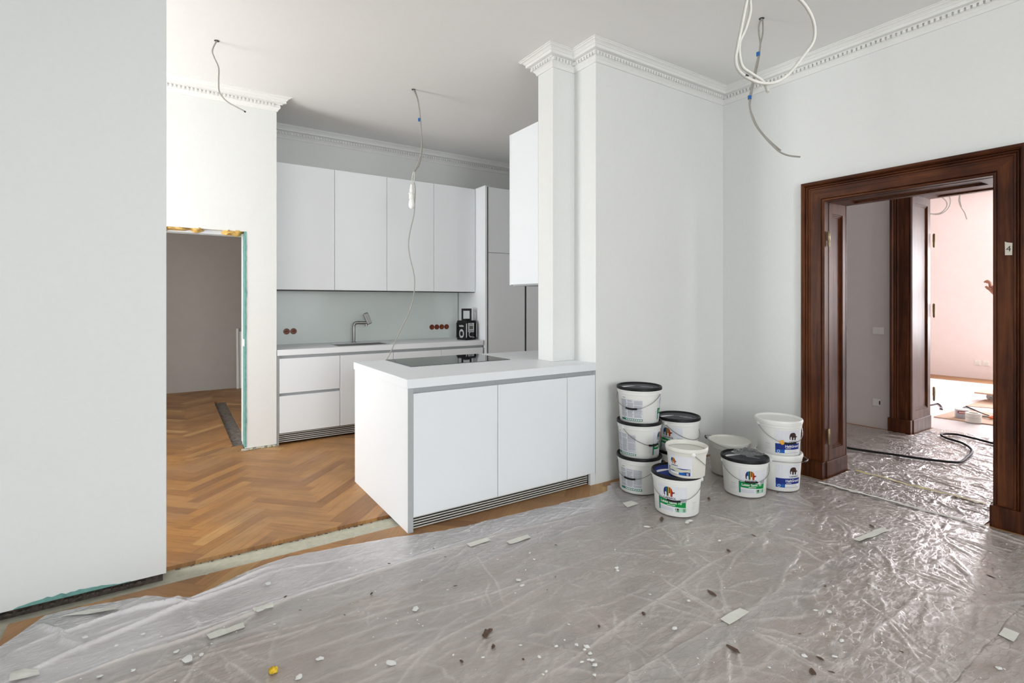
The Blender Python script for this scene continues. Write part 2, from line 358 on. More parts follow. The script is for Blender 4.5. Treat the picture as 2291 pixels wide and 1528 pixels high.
# rubble bits under the wall foot
rv = []
for k in range(46):
    x = -0.66 + 0.62 * random.random(); s = 0.003 + 0.006 * random.random()
    rv.append(bevelled(*bxv(x - s, x + s, LW0 - 0.004 - s * 0.6, LW0 + 0.015, 0.0005, 0.0005 + s * 1.3), s * 0.25, 1))
tag(mk('rubble', *join(rv), M['raw'], wl), kind='stuff')

# windows: wall with openings
WIN_Z0, WIN_Z1 = 0.72, 2.82
def wall_with_holes_x(name, x0, x1, ya, yb, z1, holes, mat, z0=0.0):
    L = []; y = ya
    for a, b, c, d in sorted(holes):
        L.append((x0, x1, y, a, z0, z1))
        if c > z0: L.append((x0, x1, a, b, z0, c))
        if d < z1: L.append((x0, x1, a, b, d, z1))
        y = b
    L.append((x0, x1, y, yb, z0, z1)); return boxes(name, L, mat)
def wall_with_holes_y(name, y0, y1, xa, xb, z1, holes, mat, z0=0.0):
    L = []; x = xa
    for a, b, c, d in sorted(holes):
        L.append((x, a, y0, y1, z0, z1))
        if c > z0: L.append((a, b, y0, y1, z0, c))
        if d < z1: L.append((a, b, y0, y1, d, z1))
        x = b
    L.append((x, xb, y0, y1, z0, z1)); return boxes(name, L, mat)
struct(boxes('wall_side', [(XS - 0.2, XS, YR, LW0, 0.0, H)], M['wall']), 'white side wall beside the viewpoint, outside the picture')
struct(wall_with_holes_x('wall_window', XL - 0.3, XL, LW0, 9.8, H, [(3.92, 5.32, 0.42, 2.58), (7.4, 8.6, WIN_Z0, WIN_Z1)], M['wall']), 'outer wall with tall windows')
struct(wall_with_holes_y('wall_rear', YR - 0.3, YR, XS - 0.2, WX + WT, H, [(-0.3, 1.2, WIN_Z0, WIN_Z1), (2.2, 3.7, WIN_Z0, WIN_Z1)], M['wall']), 'wall behind the viewpoint with a window')
nwin = [0]
def window_unit(axis, pos, a, b, z0=WIN_Z0, z1=WIN_Z1):
    nwin[0] += 1; e = empty('window_%d' % nwin[0], (pos, (a + b) / 2, z0) if axis == 'x' else ((a + b) / 2, pos, z0)); e['kind'] = 'structure'; e['label'] = 'tall white two-sash window letting in daylight'
    def bar(nm, u0, u1, w0, w1, d, mat):
        if axis == 'x': box(nm, pos - d, pos + d, u0, u1, w0, w1, mat, e)
        else: box(nm, u0, u1, pos - d, pos + d, w0, w1, mat, e)
    m = (a + b) / 2
    for nm, q in (('frame', (a, a + .06, z0, z1)), ('frame', (b - .06, b, z0, z1)), ('frame', (a + .06, b - .06, z0, z0 + .06)), ('frame', (a + .06, b - .06, z1 - .06, z1)), ('mullion', (m - .04, m + .04, z0 + .06, z1 - .06)), ('transom', (a + .06, m - .04, z1 - .62, z1 - .56)), ('transom', (m + .04, b - .06, z1 - .62, z1 - .56))): bar(nm, *q, 0.03, M['white_pl'])
    for u0, u1 in ((a + .06, m - .04), (m + .04, b - .06)):
        bar('pane', u0, u1, z0 + .06, z1 - .62, 0.003, M['pane']); bar('pane', u0, u1, z1 - .56, z1 - .06, 0.003, M['pane'])
window_unit('x', XL - 0.06, 3.92, 5.32, 0.42, 2.58); window_unit('x', XL - 0.06, 7.4, 8.6)
for a, b in ((-0.3, 1.2), (2.2, 3.7)): window_unit('y', YR - 0.06, a, b)

# stub partition with the raw opening
OPX, OPZ = 0.582, 2.09
ws = struct(boxes('wall_stub', [(OPX, 0.86, SY0, SY1, 0.02, H), (XL, OPX, SY0, SY1, OPZ, H), (XL, XL + 0.15, SY0, SY1, 0.0, OPZ), (0.80, 0.86, SY1, KB, 0.0, H)], M['wall']), 'white wall stub with a rough doorway into the dim room')
# green primed reveal, foam along the head, metal stud
V, Fc = [], []
NZ = 60
for k in range(NZ + 1):
    z = 0.03 + (OPZ - 0.03) * k / NZ
    j = 0.010 * noise.noise(Vector((3, 5, z * 9)))
    V += [(OPX - 0.004, SY0 - 0.003, z), (OPX - 0.004, SY0 + 0.13 + j, z), (OPX + 0.012 + abs(j) * 1.2, SY0 - 0.003, z)]
for k in range(NZ):
    a = 3 * k; gap = 0.96 < V[a][2] < 1.05
    if not gap: Fc.append([a, a + 3, a + 4, a + 1])
    Fc.append([a + 2, a + 5, a + 3, a])
mk('reveal_primer', V, Fc, M['teal'], ws)
boxes('reveal_bead', [(OPX - 0.007, OPX - 0.002, SY0 + 0.145, SY1, 0.05, OPZ - 0.02)], M['stucco'], ws)
boxes('head_track', [(XL + 0.15, OPX, SY0 + 0.08, SY0 + 0.10, OPZ - 0.035, OPZ), (XL + 0.15, OPX, SY0 + 0.18, SY0 + 0.20, OPZ - 0.035, OPZ)], M['silver'], ws)
def blob(name, c, rx, ry, rz, mat, parent=None, seed=0, amp=0.35, sub=3, fq=1.6):
    bm = bmesh.new(); bmesh.ops.create_icosphere(bm, subdivisions=sub, radius=1.0)
    for v in bm.verts:
        n_ = 1 + amp * noise.fractal(v.co * fq + Vector((seed * 7.3, seed, 1)), 0.8, 2.0, 4)
        v.co = Vector((c[0] + v.co.x * rx * n_, c[1] + v.co.y * ry * n_, c[2] + v.co.z * rz * n_))
    bm.verts.index_update()
    V = [tuple(v.co) for v in bm.verts]; Fc = [[q.index for q in f.verts] for f in bm.faces]; bm.free()
    return mk(name, V, Fc, mat, parent, smooth=True)
for i, (x, w, hgt) in enumerate(((0.50, 0.085, 0.035), (0.44, 0.04, 0.03), (0.19, 0.05, 0.024), (0.02, 0.11, 0.016), (-0.06, 0.05, 0.03))):
    blob('foam_remnant', (x, SY0 + 0.06, OPZ - 0.004), w, 0.06, hgt, M['foam'], ws, seed=i, amp=0.6)
# broken mortar at foot of the stub
rv = []
for k in range(40):
    x = OPX + 0.29 * random.random() - 0.02; s = 0.006 + 0.010 * random.random(); y = SY0 + 0.02 * random.random() - 0.012
    rv.append(bevelled(*bxv(x - s, x + s, y - s * 0.5, y + s, 0.0, s * 1.2), s * 0.3, 1))
tag(mk('mortar_crumbs', *join(rv), M['screed'], ws), kind='stuff')
boxes('stub_foot', [(OPX + 0.01, 0.86, SY0 + 0.02, SY1 - 0.02, -0.02, 0.03)], M['screed'], ws)

struct(boxes('wall_back', [(0.80, WX + WT, KB, KB + 0.2, 0, H)], M['wall']), 'white kitchen wall behind the tall cabinets')
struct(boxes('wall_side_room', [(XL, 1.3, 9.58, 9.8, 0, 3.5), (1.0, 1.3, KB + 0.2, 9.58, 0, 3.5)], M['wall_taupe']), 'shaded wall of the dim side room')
wp = struct(boxes('wall_pier', [(PX0, WX, PY, PY2, 0.0, H), (PX1, PX0, PY1, PY2, ZT, H)], M['wall']), 'white stepped wall pier between kitchen and room')
# door wall
DY0, DY1, DZ = 1.045, 2.060, 2.225
struct(wall_with_holes_x('wall_right', WX, WX + WT, YR, KB, H, [(DY0 - 0.02, DY1 + 0.02, 0.0, DZ + 0.02)], M['wall']), 'white wall with the dark wooden doorway')
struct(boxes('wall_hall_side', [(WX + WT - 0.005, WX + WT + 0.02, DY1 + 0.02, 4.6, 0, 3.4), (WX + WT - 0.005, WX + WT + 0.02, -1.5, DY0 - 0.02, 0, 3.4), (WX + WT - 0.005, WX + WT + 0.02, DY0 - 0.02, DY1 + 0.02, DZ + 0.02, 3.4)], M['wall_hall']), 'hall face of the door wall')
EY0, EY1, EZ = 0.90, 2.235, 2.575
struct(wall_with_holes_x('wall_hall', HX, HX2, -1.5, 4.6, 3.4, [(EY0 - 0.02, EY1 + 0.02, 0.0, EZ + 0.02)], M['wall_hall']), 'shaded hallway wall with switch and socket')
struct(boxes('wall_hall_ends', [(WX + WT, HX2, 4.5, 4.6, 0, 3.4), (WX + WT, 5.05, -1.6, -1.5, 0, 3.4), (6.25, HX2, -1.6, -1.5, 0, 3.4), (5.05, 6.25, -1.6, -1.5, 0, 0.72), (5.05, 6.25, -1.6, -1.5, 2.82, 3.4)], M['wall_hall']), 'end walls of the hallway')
struct(boxes('wall_far_room', [(HX2, FX, 6.0, 6.2, 0, 3.5), (HX2, FX, -2.2, -2.0, 0, 3.5), (HX2, HX2 + 0.02, EY1 + 0.25, 6.0, 0, 3.5), (HX2, HX2 + 0.02, -2.0, EY0 - 0.25, 0, 3.5), (HX2, HX2 + 0.02, EY0 - 0.25, EY1 + 0.25, EZ + 0.25, 3.5)], M['wall_pink_bounce']), 'far room walls tinted pink for light bounced off the floor')
struct(wall_with_holes_x('wall_far_windows', FX, FX + 0.2, -2.2, 6.2, 3.5, [(-0.70, 0.80, 0.6, 2.85), (1.20, 2.70, 0.6, 2.85)], M['wall_pink_bounce']), 'far room end wall tinted pink for bounced light, its windows out of sight')
window_unit('y', -1.55, 5.05, 6.25); window_unit('x', FX + 0.06, -0.70, 0.80, 0.6, 2.85); window_unit('x', FX + 0.06, 1.20, 2.70, 0.6, 2.85)  # the hallway window is added, unseen, to frame its fill light

# ------------------------------------------------------------------ cornices
PROF = [(0.0, 0.130), (0.0, 0.0), (0.010, 0.0), (0.012, 0.006), (0.016, 0.018), (0.026, 0.030), (0.028, 0.034), (0.034, 0.036), (0.034, 0.062), (0.044, 0.064), (0.046, 0.070), (0.075, 0.074), (0.077, 0.096), (0.083, 0.098), (0.086, 0.104), (0.096, 0.112), (0.108, 0.116), (0.112, 0.122), (0.120, 0.123), (0.120, 0.130)]
def cornice(name, path, label, start_dir=None, end_dir=None, ragged=False):
    P = [Vector((*p, 0)) for p in path]; n = len(P); zb = H - 0.130
    dirs = [(P[i + 1] - P[i]).normalized() for i in range(n - 1)]
    rn = lambda d: Vector((d.y, -d.x, 0))
    V, Fc = [], []; m = len(PROF)
    for i in range(n):
        d0 = dirs[i - 1] if i > 0 else (Vector((*start_dir, 0)) if start_dir else dirs[0])
        d1 = dirs[i] if i < n - 1 else (Vector((*end_dir, 0)) if end_dir else dirs[-1])
        a, b = rn(d0), rn(d1); mit = (a + b) / (1 + a.dot(b))
        for q, (o_, z_) in enumerate(PROF):
            p = P[i] + mit * o_
            if ragged and i == n - 1: p += dirs[-1] * 0.012 * noise.noise(Vector((q * 1.7, 4, 2)))
            V.append((p.x, p.y, zb + z_))
    for i in range(n - 1):
        for k in range(m - 1): Fc.append([i * m + k, i * m + k + 1, (i + 1) * m + k + 1, (i + 1) * m + k])
    Fc.append(list(range(m))); Fc.append(list(range((n - 1) * m, n * m))[::-1])
    o = struct(mk(name, V, Fc, M['stucco']), label)
    D = []
    for i in range(n - 1):
        L = (P[i + 1] - P[i]).length; d = dirs[i]; r = rn(d); k0 = 0.02
        if i > 0 and rn(dirs[i - 1]).dot(d) < 0: k0 = -0.03
        s = k0
        while s < L + (0.03 if (i < n - 2 and rn(d).dot(dirs[i + 1]) < 0) else -0.02):
            c = P[i] + d * s
            v = []
            for zz in (zb + 0.040, zb + 0.062):
                for aa, bb in ((0, 0.033), (0.019, 0.033), (0.019, 0.050), (0, 0.050)):
                    p = c + d * aa + r * bb; v.append((p.x, p.y, zz))
            D.append((v, [(0, 3, 2, 1), (4, 5, 6, 7), (0, 1, 5, 4), (1, 2, 6, 5), (2, 3, 7, 6), (3, 0, 4, 7)])); s += 0.032
    tag(mk('dentil_row', *join(D), M['stucco'], o), kind='stuff')
    return o
cornice('trim_1', [(WX, PY2), (PX1, PY2), (PX1, PY1), (PX0, PY1), (PX0, PY), (WX, PY), (WX, YR)], 'white dentil cornice around the pier and along the door wall')
cornice('trim_2', [(XL, SY0), (0.86, SY0)], 'white dentil cornice on the wall stub, broken off at its right end', end_dir=(0, 1), ragged=True)
cornice('trim_3', [(0.86, KB), (WX, KB)], 'white dentil cornice above the kitchen wall cabinets')

# ------------------------------------------------------------------ floors
fl_ = struct(boxes('floor', [(XL, WX + WT, YR, KB, -0.12, -0.022), (XL, 1.0, KB, 9.58, -0.12, -0.022)], M['screed']), 'oak herringbone parquet floor on screed')
struct(boxes('floor_hall', [(WX + WT, HX2, -1.5, 4.6, -0.12, 0.0)], M['oak']), 'dusty hallway floor')
struct(boxes('floor_far_room', [(HX2, FX, -2.0, 6.0, -0.12, 0.0)], M['oak']), 'floor of the far room under dust sheets')
BW, NB = 0.09, 6; BL = BW * NB
S2 = math.sqrt(0.5)
def clip(poly, x0, x1, y0, y1):
    for ax, val, sg in ((0, x0, 1), (0, x1, -1), (1, y0, 1), (1, y1, -1)):
        out = []
        for i in range(len(poly)):
            p, q = poly[i], poly[(i + 1) % len(poly)]; dp, dq = (p[ax] - val) * sg, (q[ax] - val) * sg
            if dp >= 0: out.append(p)
            if dp * dq < 0:
                t = dp / (dp - dq); out.append(tuple(p[j] + t * (q[j] - p[j]) for j in (0, 1)))
        poly = out
        if len(poly) < 3: return []
    return poly
REG = [(XL, WX, 3.315, SY0, 1), (XL, OPX + 0.0, SY0, SY1, 1), (0.86, WX, SY0, KB, 1), (-0.60, WX + WT, -2.0, 3.115, 0), (XL, 0.50, SY1, 9.58, 1), (0.64, 0.80, SY1, KB, 1), (0.64, 1.0, KB, 9.58, 1), (0.50, 0.64, 8.43, 9.58, 1)]
boards = []
U0 = Vector((S2, S2)); U1 = Vector((-S2, S2)); OFF = Vector((0.153, 3.36))
def dist_cam(c): return math.hypot(c[0], c[1])
R_ = 90
for b in range(-R_, R_):
    for k in range(-9, 9):
        for typ in (0, 1):
            if typ == 0: a0, b0, la, lb = b + 2 * NB * k, b, NB, 1
            else: a0, b0, la, lb = b, b + 1 + 2 * NB * k, 1, NB
            q = []
            for da, db in ((0, 0), (la, 0), (la, lb), (0, lb)): p = OFF + U0 * ((a0 + da) * BW) + U1 * ((b0 + db) * BW); q.append((p.x, p.y))
            cx = sum(p[0] for p in q) / 4; cy = sum(p[1] for p in q) / 4
            if cx < XL - .5 or cx > 5 or cy < -2.3 or cy > 9.9: continue
            # inset for the joint
            q = [(cx + (p[0] - cx) * (1 - 0.0022), cy + (p[1] - cy) * (1 - 0.0022)) for p in q]
            for x0, x1, y0, y1, vis in REG:
                pc = clip(q, x0, x1, y0, y1)
                if len(pc) >= 3:
                    ar = abs(sum(pc[i][0] * pc[(i + 1) % len(pc)][1] - pc[(i + 1) % len(pc)][0] * pc[i][1] for i in range(len(pc)))) / 2
                    if ar > 0.0006: boards.append((pc, typ, (cx, cy), vis, ar))
def visible_bare(bd):
    c = bd[2]; v = Vector((c[0], c[1], 0)) - CAMP; dz = v.dot(FW)
    if dz < 0.5: return False
    px = CX + F_PX * v.dot(RT) / dz; py = HOR - F_PX * v.z / dz
    if not (330 < px < 1000 and 860 < py < 1420): return False
    if c[1] > 5.45: return c[0] < 0.75
    if c[1] < 3.12: return c[1] > 2.75 and c[0] > -0.6
    return True
vis = [b_ for b_ in boards if visible_bare(b_)]
vis.sort(key=lambda b_: dist_cam(b_[2]))
vset = set(id(b_) for b_ in vis[:290])
FULL = {}
bd_top, n_ind = 0.0, 0
SV, SF, SUV, SR = [], [], [], []
for bd in boards:
    pc, typ, c, vs, ar = bd; ang = math.pi / 4 if typ == 0 else 3 * math.pi / 4
    ca, sa = math.cos(ang), math.sin(ang); n = len(pc)
    lift = 0.0007 * (random.random() - 0.5)
    loc = [((p[0] - c[0]) * ca + (p[1] - c[1]) * sa, -(p[0] - c[0]) * sa + (p[1] - c[1]) * ca) for p in pc]
    if id(bd) in vset:
        full = n == 4 and ar > BW * BL * 0.985
        if full and typ in FULL: me = FULL[typ]
        else:
            me = bpy.data.meshes.new('plank'); v, f = prism(loc, -0.0215, 0.0); me.from_pydata(v, [], f); me.materials.append(M['oak'])
            uvl = me.uv_layers.new(name='UVMap')
            for lp in me.loops: co = me.vertices[lp.vertex_index].co; uvl.data[lp.index].uv = (co.x, co.y)
            if full: FULL[typ] = me
        o = bpy.data.objects.new('plank', me); COL.objects.link(o); o.parent = fl_
        o.location = Vector((c[0], c[1], lift)) - ORG['floor']; o.rotation_euler = (0, 0, ang)
    else:
        v, f = prism(pc, -0.0215, 0.0 + lift); base = len(SV); SV += v; rr = random.random()
        for q in f:
            SF.append([i + base for i in q]); SR.append(rr)
            for i in q: SUV.append(loc[i % n])
o = mk('plank_field', SV, SF, M['oak'], fl_, uv=SUV); o['kind'] = 'stuff'
at_ = o.data.attributes.new('rnd', 'FLOAT', 'FACE'); at_.data.foreach_set('value', SR)
# ragged dark cut edge beside the screed strip and along the trough
rv = []
def crumbs(x0, x1, y0, y1, nn, smin, smax):
    for k in range(nn):
        x = x0 + (x1 - x0) * random.random(); y = y0 + (y1 - y0) * random.random(); s = smin + (smax - smin) * random.random()
        rv.append(bevelled(*bxv(x - s * 1.6, x + s * 1.6, y - s, y + s, -0.0225, -0.0225 + s * 1.1), s * 0.3, 1))
crumbs(-0.1, 1.2, 3.302, 3.313, 60, 0.0015, 0.004); crumbs(0.51, 0.63, 5.75, 8.4, 160, 0.003, 0.008)
tag(mk('floor_crumbs', *join(rv), M['crumb'], fl_), kind='stuff')
boxes('trough_bed', [(0.50, 0.64, SY1, 8.43, -0.0219, -0.020)], M['ash'], fl_)

# ------------------------------------------------------------------ door frames
def casing_member(name, side, X, yl, yr, top, prof, outdir, z0, mat, parent):
    """profile (d outward from the opening, proud) swept along one side with mitred ends; X wall face, outdir -1 towards the viewer"""
    V, Fc = [], []; m = len(prof)
    for e in (0, 1):
        for d, p in prof:
            if side == 'L': q = (X + outdir * p, yl + d, z0 if e == 0 else top + d)
            elif side == 'R': q = (X + outdir * p, yr - d, z0 if e == 0 else top + d)
            else: q = (X + outdir * p, (yl + d) if e == 0 else (yr - d), top + d)   # yl is the larger y
            V.append(q)
    for k in range(m): k2 = (k + 1) % m; Fc.append([k, k2, m + k2, m + k])
    Fc.append(list(range(m))); Fc.append(list(range(m, 2 * m))[::-1])
    return mk(name, V, Fc, mat, parent)
CAS = [(0.0, 0.0), (0.0, 0.012), (0.006, 0.020), (0.014, 0.021), (0.020, 0.016), (0.024, 0.024), (0.100, 0.026), (0.104, 0.034), (0.112, 0.036), (0.116, 0.030), (0.120, 0.040), (0.128, 0.044), (0.131, 0.036), (0.134, 0.050), (0.142, 0.062), (0.152, 0.066), (0.161, 0.060), (0.166, 0.046), (0.168, 0.0)]
def panel_jamb(name, axis, fixed, sgn, a0, a1, z0, z1, mat, parent, fw=0.05):
    """framed panel reveal in the plane y=fixed (axis 'y') or z=fixed (axis 'z'); a = x range; for 'z' z0,z1 is the y range"""
    t = 0.022
    def bx(nm, u0, u1, w0, w1, d0, d1):
        d0, d1 = sorted((fixed + sgn * d0, fixed + sgn * d1))
        if axis == 'y': return box(nm, u0, u1, d0, d1, w0, w1, mat, parent)
        return box(nm, u0, u1, w0, w1, d0, d1, mat, parent)
    bx('reveal_stile', a0, a0 + fw, z0, z1, 0, t); bx('reveal_stile', a1 - fw, a1, z0, z1, 0, t)
    bx('reveal_rail', a0 + fw, a1 - fw, z0, z0 + 0.09, 0, t); bx('reveal_rail', a0 + fw, a1 - fw, z1 - 0.09, z1, 0, t)
    bx('reveal_panel', a0 + fw, a1 - fw, z0 + 0.09, z1 - 0.09, 0, 0.006)
    for k in range(2):
        e = 0.012 * k; h_ = t - 0.006 * (k + 1)
        bx('panel_bead', a0 + fw + e, a0 + fw + e + 0.012, z0 + 0.09 + e, z1 - 0.09 - e, 0.006, h_)
        bx('panel_bead', a1 - fw - e - 0.012, a1 - fw - e, z0 + 0.09 + e, z1 - 0.09 - e, 0.006, h_)
        bx('panel_bead', a0 + fw + e + 0.012, a1 - fw - e - 0.012, z0 + 0.09 + e, z0 + 0.102 + e, 0.006, h_)
        bx('panel_bead', a0 + fw + e + 0.012, a1 - fw - e - 0.012, z1 - 0.102 - e, z1 - 0.09 - e, 0.006, h_)
d1 = empty('door_1', (WX, (DY0 + DY1) / 2, 0)); struct(d1, 'dark stained wooden doorway casing in the white wall')
for s, nm in (('L', 'casing'), ('R', 'casing'), ('H', 'casing_head')): casing_member(nm, s, WX - 0.0005, DY1, DY0, DZ, CAS, -1, 0.135, M['dwood'] if s != 'H' else M['dwood_h'], d1)
for ya, yb in ((DY1 - 0.006, DY1 + 0.178), (DY0 - 0.178, DY0 + 0.006)):
    box('plinth_block', WX - 0.062, WX - 0.0005, ya, yb, 0.0, 0.135, M['dwood2'], d1, bev=0.004)
# hinge rebate, then framed reveal
for ya, yb in ((DY1, DY1 + 0.0195), (DY0 - 0.0195, DY0)):
    box('rebate_stile', WX, WX + 0.055, ya, yb, 0.0, DZ, M['dwood2'], d1)
box('rebate_stile', WX, WX + 0.055, DY0, DY1, DZ, DZ + 0.0195, M['dwood2'], d1)
JX0, JX1 = WX + 0.055, WX + WT + 0.005
panel_jamb('reveal', 'y', DY1 + 0.0195, -1, JX0, JX1, 0.135, DZ, M['dwood'], d1)
panel_jamb('reveal', 'y', DY0 - 0.0195, 1, JX0, JX1, 0.135, DZ, M['dwood'], d1)
panel_jamb('reveal', 'z', DZ + 0.0195, -1, JX0, JX1, DY0 + 0.003, DY1 - 0.003, M['dwood'], d1)
box('plinth_block', WX, JX1 + 0.012, DY1 - 0.014, DY1 + 0.0195, 0, 0.135, M['dwood2'], d1, bev=0.004)
box('plinth_block', WX, JX1 + 0.012, DY0 - 0.0195, DY0 + 0.014, 0, 0.135, M['dwood2'], d1, bev=0.004)
for z in (1.86, 0.27):
    hh = lathe('hinge', [(0.004, 0.0), (0.009, 0.012), (0.009, 0.05), (0.0105, 0.052), (0.0105, 0.12), (0.006, 0.128)], (WX + 0.03, DY1 - 0.012, z), M['brass'], d1, segs=14)
tg = at_x(2256, 556, WX - 0.03); 
for s, nm in (('L', 'casing'), ('R', 'casing'), ('H', 'casing_head')): casing_member(nm, s, WX + WT + 0.0205, DY1, DY0, DZ, CAS, 1, 0.0, M['dwood2'], d1)

d2 = empty('door_2', (HX, (EY0 + EY1) / 2, 0)); struct(d2, 'tall dark wooden doorway between hallway and bright far room')
for s, nm in (('L', 'casing'), ('R', 'casing'), ('H', 'casing_head')): casing_member(nm, s, HX - 0.0005, EY1, EY0, EZ, [(d * 1.15, p) for d, p in CAS], -1, 0.15, M['dwood2'], d2)
for s, nm in (('L', 'casing'), ('R', 'casing'), ('H', 'casing_head')): casing_member(nm, s, HX2 + 0.0205, EY1, EY0, EZ, [(d * 1.15, p) for d, p in CAS], 1, 0.0, M['dwood2'], d2)
for ya, yb in ((EY1 - 0.006, EY1 + 0.205), (EY0 - 0.205, EY0 + 0.006)):
    box('plinth_block', HX - 0.064, HX - 0.0005, ya, yb, 0.0, 0.15, M['dwood2'], d2, bev=0.004)
panel_jamb('reveal', 'y', EY1 + 0.0195, -1, HX, HX2 + 0.02, 0.15, EZ, M['dwood'], d2, fw=0.07)
panel_jamb('reveal', 'y', EY0 - 0.0195, 1, HX, HX2 + 0.02, 0.15, EZ, M['dwood'], d2, fw=0.07)
panel_jamb('reveal', 'z', EZ + 0.0195, -1, HX, HX2 + 0.02, EY0 + 0.003, EY1 - 0.003, M['dwood'], d2, fw=0.07)
for ya, yb in ((EY1 - 0.014, EY1 + 0.0195), (EY0 - 0.0195, EY0 + 0.014)): box('plinth_block', HX, HX2 + 0.02, ya, yb, 0, 0.15, M['dwood2'], d2, bev=0.004)
for z in (2.03, 1.24, 0.30):
    lathe('hinge', [(0.005, 0.0), (0.011, 0.015), (0.011, 0.06), (0.013, 0.062), (0.013, 0.15), (0.006, 0.16)], (HX2 + 0.09, EY1 - 0.016, z), M['brass'], d2, segs=12)

# paper number tag on the casing
def text_mesh(body, size, bold=False):
    cu = bpy.data.curves.new('t', 'FONT'); cu.body = body; cu.size = size; cu.offset = 0.02 * size if bold else 0.0
    o = bpy.data.objects.new('t', cu); COL.objects.link(o); dg = bpy.context.evaluated_depsgraph_get(); dg.update()
    me = bpy.data.meshes.new_from_object(o.evaluated_get(dg)); V = [(v.co.x, v.co.y) for v in me.vertices]; Fc = [list(p.vertices) for p in me.polygons]
    bpy.data.objects.remove(o); bpy.data.curves.remove(cu); bpy.data.meshes.remove(me); return V, Fc
pt = thing('paper_tag', tg, 'small torn paper tag with handwritten number on the right door casing', 'paper tag')
cx_, cy_, cz_ = WX - 0.028, tg.y, tg.z
mk('tag_sheet', [(cx_, cy_ + 0.016, cz_ - 0.040), (cx_, cy_ - 0.017, cz_ - 0.042), (cx_, cy_ - 0.018, cz_ + 0.034), (cx_, cy_ + 0.005, cz_ + 0.038), (cx_, cy_ + 0.017, cz_ + 0.045),
   (cx_ + 0.001, cy_ + 0.016, cz_ - 0.040), (cx_ + 0.001, cy_ - 0.017, cz_ - 0.042), (cx_ + 0.001, cy_ - 0.018, cz_ + 0.034), (cx_ + 0.001, cy_ + 0.005, cz_ + 0.038), (cx_ + 0.001, cy_ + 0.017, cz_ + 0.045)],
   [[0, 1, 2, 3, 4], [9, 8, 7, 6, 5]] + [[i, (i + 1) % 5, 5 + (i + 1) % 5, 5 + i] for i in range(5)], M['paper'], pt)
tv, tf = text_mesh('4', 0.05); mk('number', [(cx_ - 0.0006, cy_ + 0.012 - x, cz_ - 0.018 + y) for x, y in tv], tf, M['ink'], pt)

# ------------------------------------------------------------------ kitchen: island
G = 0.002
wt = thing('island_worktop', (2.0, 3.5, ZT), 'thick white worktop of the kitchen island in the foreground', 'worktop')
V, Fc = prism([(1.200, PY - 0.004), (PX0 - 0.002, PY - 0.004), (PX0 - 0.002, PY2 + 0.004), (3.4, PY2 + 0.004), (3.4, 4.085), (1.200, 4.085)], ZT - 0.057, ZT - 0.001)
mk('slab', *bevelled(V, Fc, 0.0012, 1), M['cab'], wt)
hb = thing('cooktop', (1.88, 3.8, ZT), 'black glass cooktop set in the white island worktop', 'cooktop')
HV = [(1.452, 3.535), (2.318, 3.585), (2.318, 4.074), (1.452, 4.074)]
HV = [(1.452, 3.530), (2.318, 3.530), (2.318, 4.074), (1.452, 4.074)]
V, Fc = prism(HV, ZT - 0.001, ZT + 0.002); mk('rim', V, Fc, M['alu'], hb)
V, Fc = prism([(1.457, 3.535), (2.313, 3.535), (2.313, 4.069), (1.457, 4.069)], ZT + 0.002, ZT + 0.0045); mk('glass', V, Fc, M['hob'], hb)
ISL = [(1.242, 1.857), (1.857, 2.469), (2.469, 2.750)]
KZ = 0.115; DT = 0.852; TOPB = ZT - 0.058
nm_i = ['left white island cabinet with tall plain door beside the end panel', 'middle white island cabinet with tall plain door', 'narrow white island cabinet beside the wall pier']
for i, (a, b) in enumerate(ISL):
    e = thing('island_cabinet', ((a + b) / 2, 3.5, 0), nm_i[i], 'cabinet', 'island cabinets')
    yb = 4.07 if i < 2 else 4.07
    box('body', a, b - 0.001, PY + 0.04, yb, KZ, DT - 0.02, M['cab'], e)
    box('door', a + G, b - G, PY + 0.004, PY + 0.024, 0.09, DT, M['cab'], e, bev=0.0015)
    boxes('grip_profile', [(a, b - 0.001, PY + 0.032, PY + 0.036, DT - 0.03, TOPB - 0.001), (a, b - 0.001, PY + 0.036, PY + 0.2, TOPB - 0.012, TOPB - 0.001)], M['grey_profile'], e)
ep = thing('end_panel', (1.22, 3.5, 0), 'white side panel closing the left end of the island', 'panel')
box('board', 1.206, 1.2405, PY + 0.001, 4.075, 0.0, TOPB - 0.001, M['cab'], ep, bev=0.001)
box('edge_strip', 1.2055, 1.2405, PY - 0.0015, PY + 0.0005, 0.0, TOPB - 0.001, M['grey_profile'], ep)
def grille(name, x0, x1, y, z0, z1, n, label):
    e = thing(name, ((x0 + x1) / 2, y, z0), label, 'vent grille')
    box('back', x0, x1, y + 0.030, y + 0.036, z0, z1, M['gap_shade'], e)  # near-black backing stands in for the shade between the slats
    p = (z1 - z0) / n
    for k in range(n):
        zc = z0 + p * (k + 0.5)
        v = [(x0, y, zc - p * 0.28), (x1, y, zc - p * 0.28), (x1, y, zc + p * 0.20), (x0, y, zc + p * 0.20), (x0, y + 0.012, zc - p * 0.28), (x1, y + 0.012, zc - p * 0.28), (x1, y + 0.012, zc + p * 0.05), (x0, y + 0.012, zc + p * 0.05)]
        mk('slat', v, [(0, 1, 2, 3), (5, 4, 7, 6), (1, 5, 6, 2), (4, 0, 3, 7), (3, 2, 6, 7), (0, 4, 5, 1)], M['slat'], e)
    return e
grille('plinth_grille', 1.242, 2.690, PY + 0.030, 0.004, 0.086, 5, 'slatted plinth grille under the island doors')
box('plinth_return', 2.700, 2.750, PY + 0.004, PY + 0.03, 0.0, 0.089, M['cab'], bpy.data.objects['island_cabinet.002'])

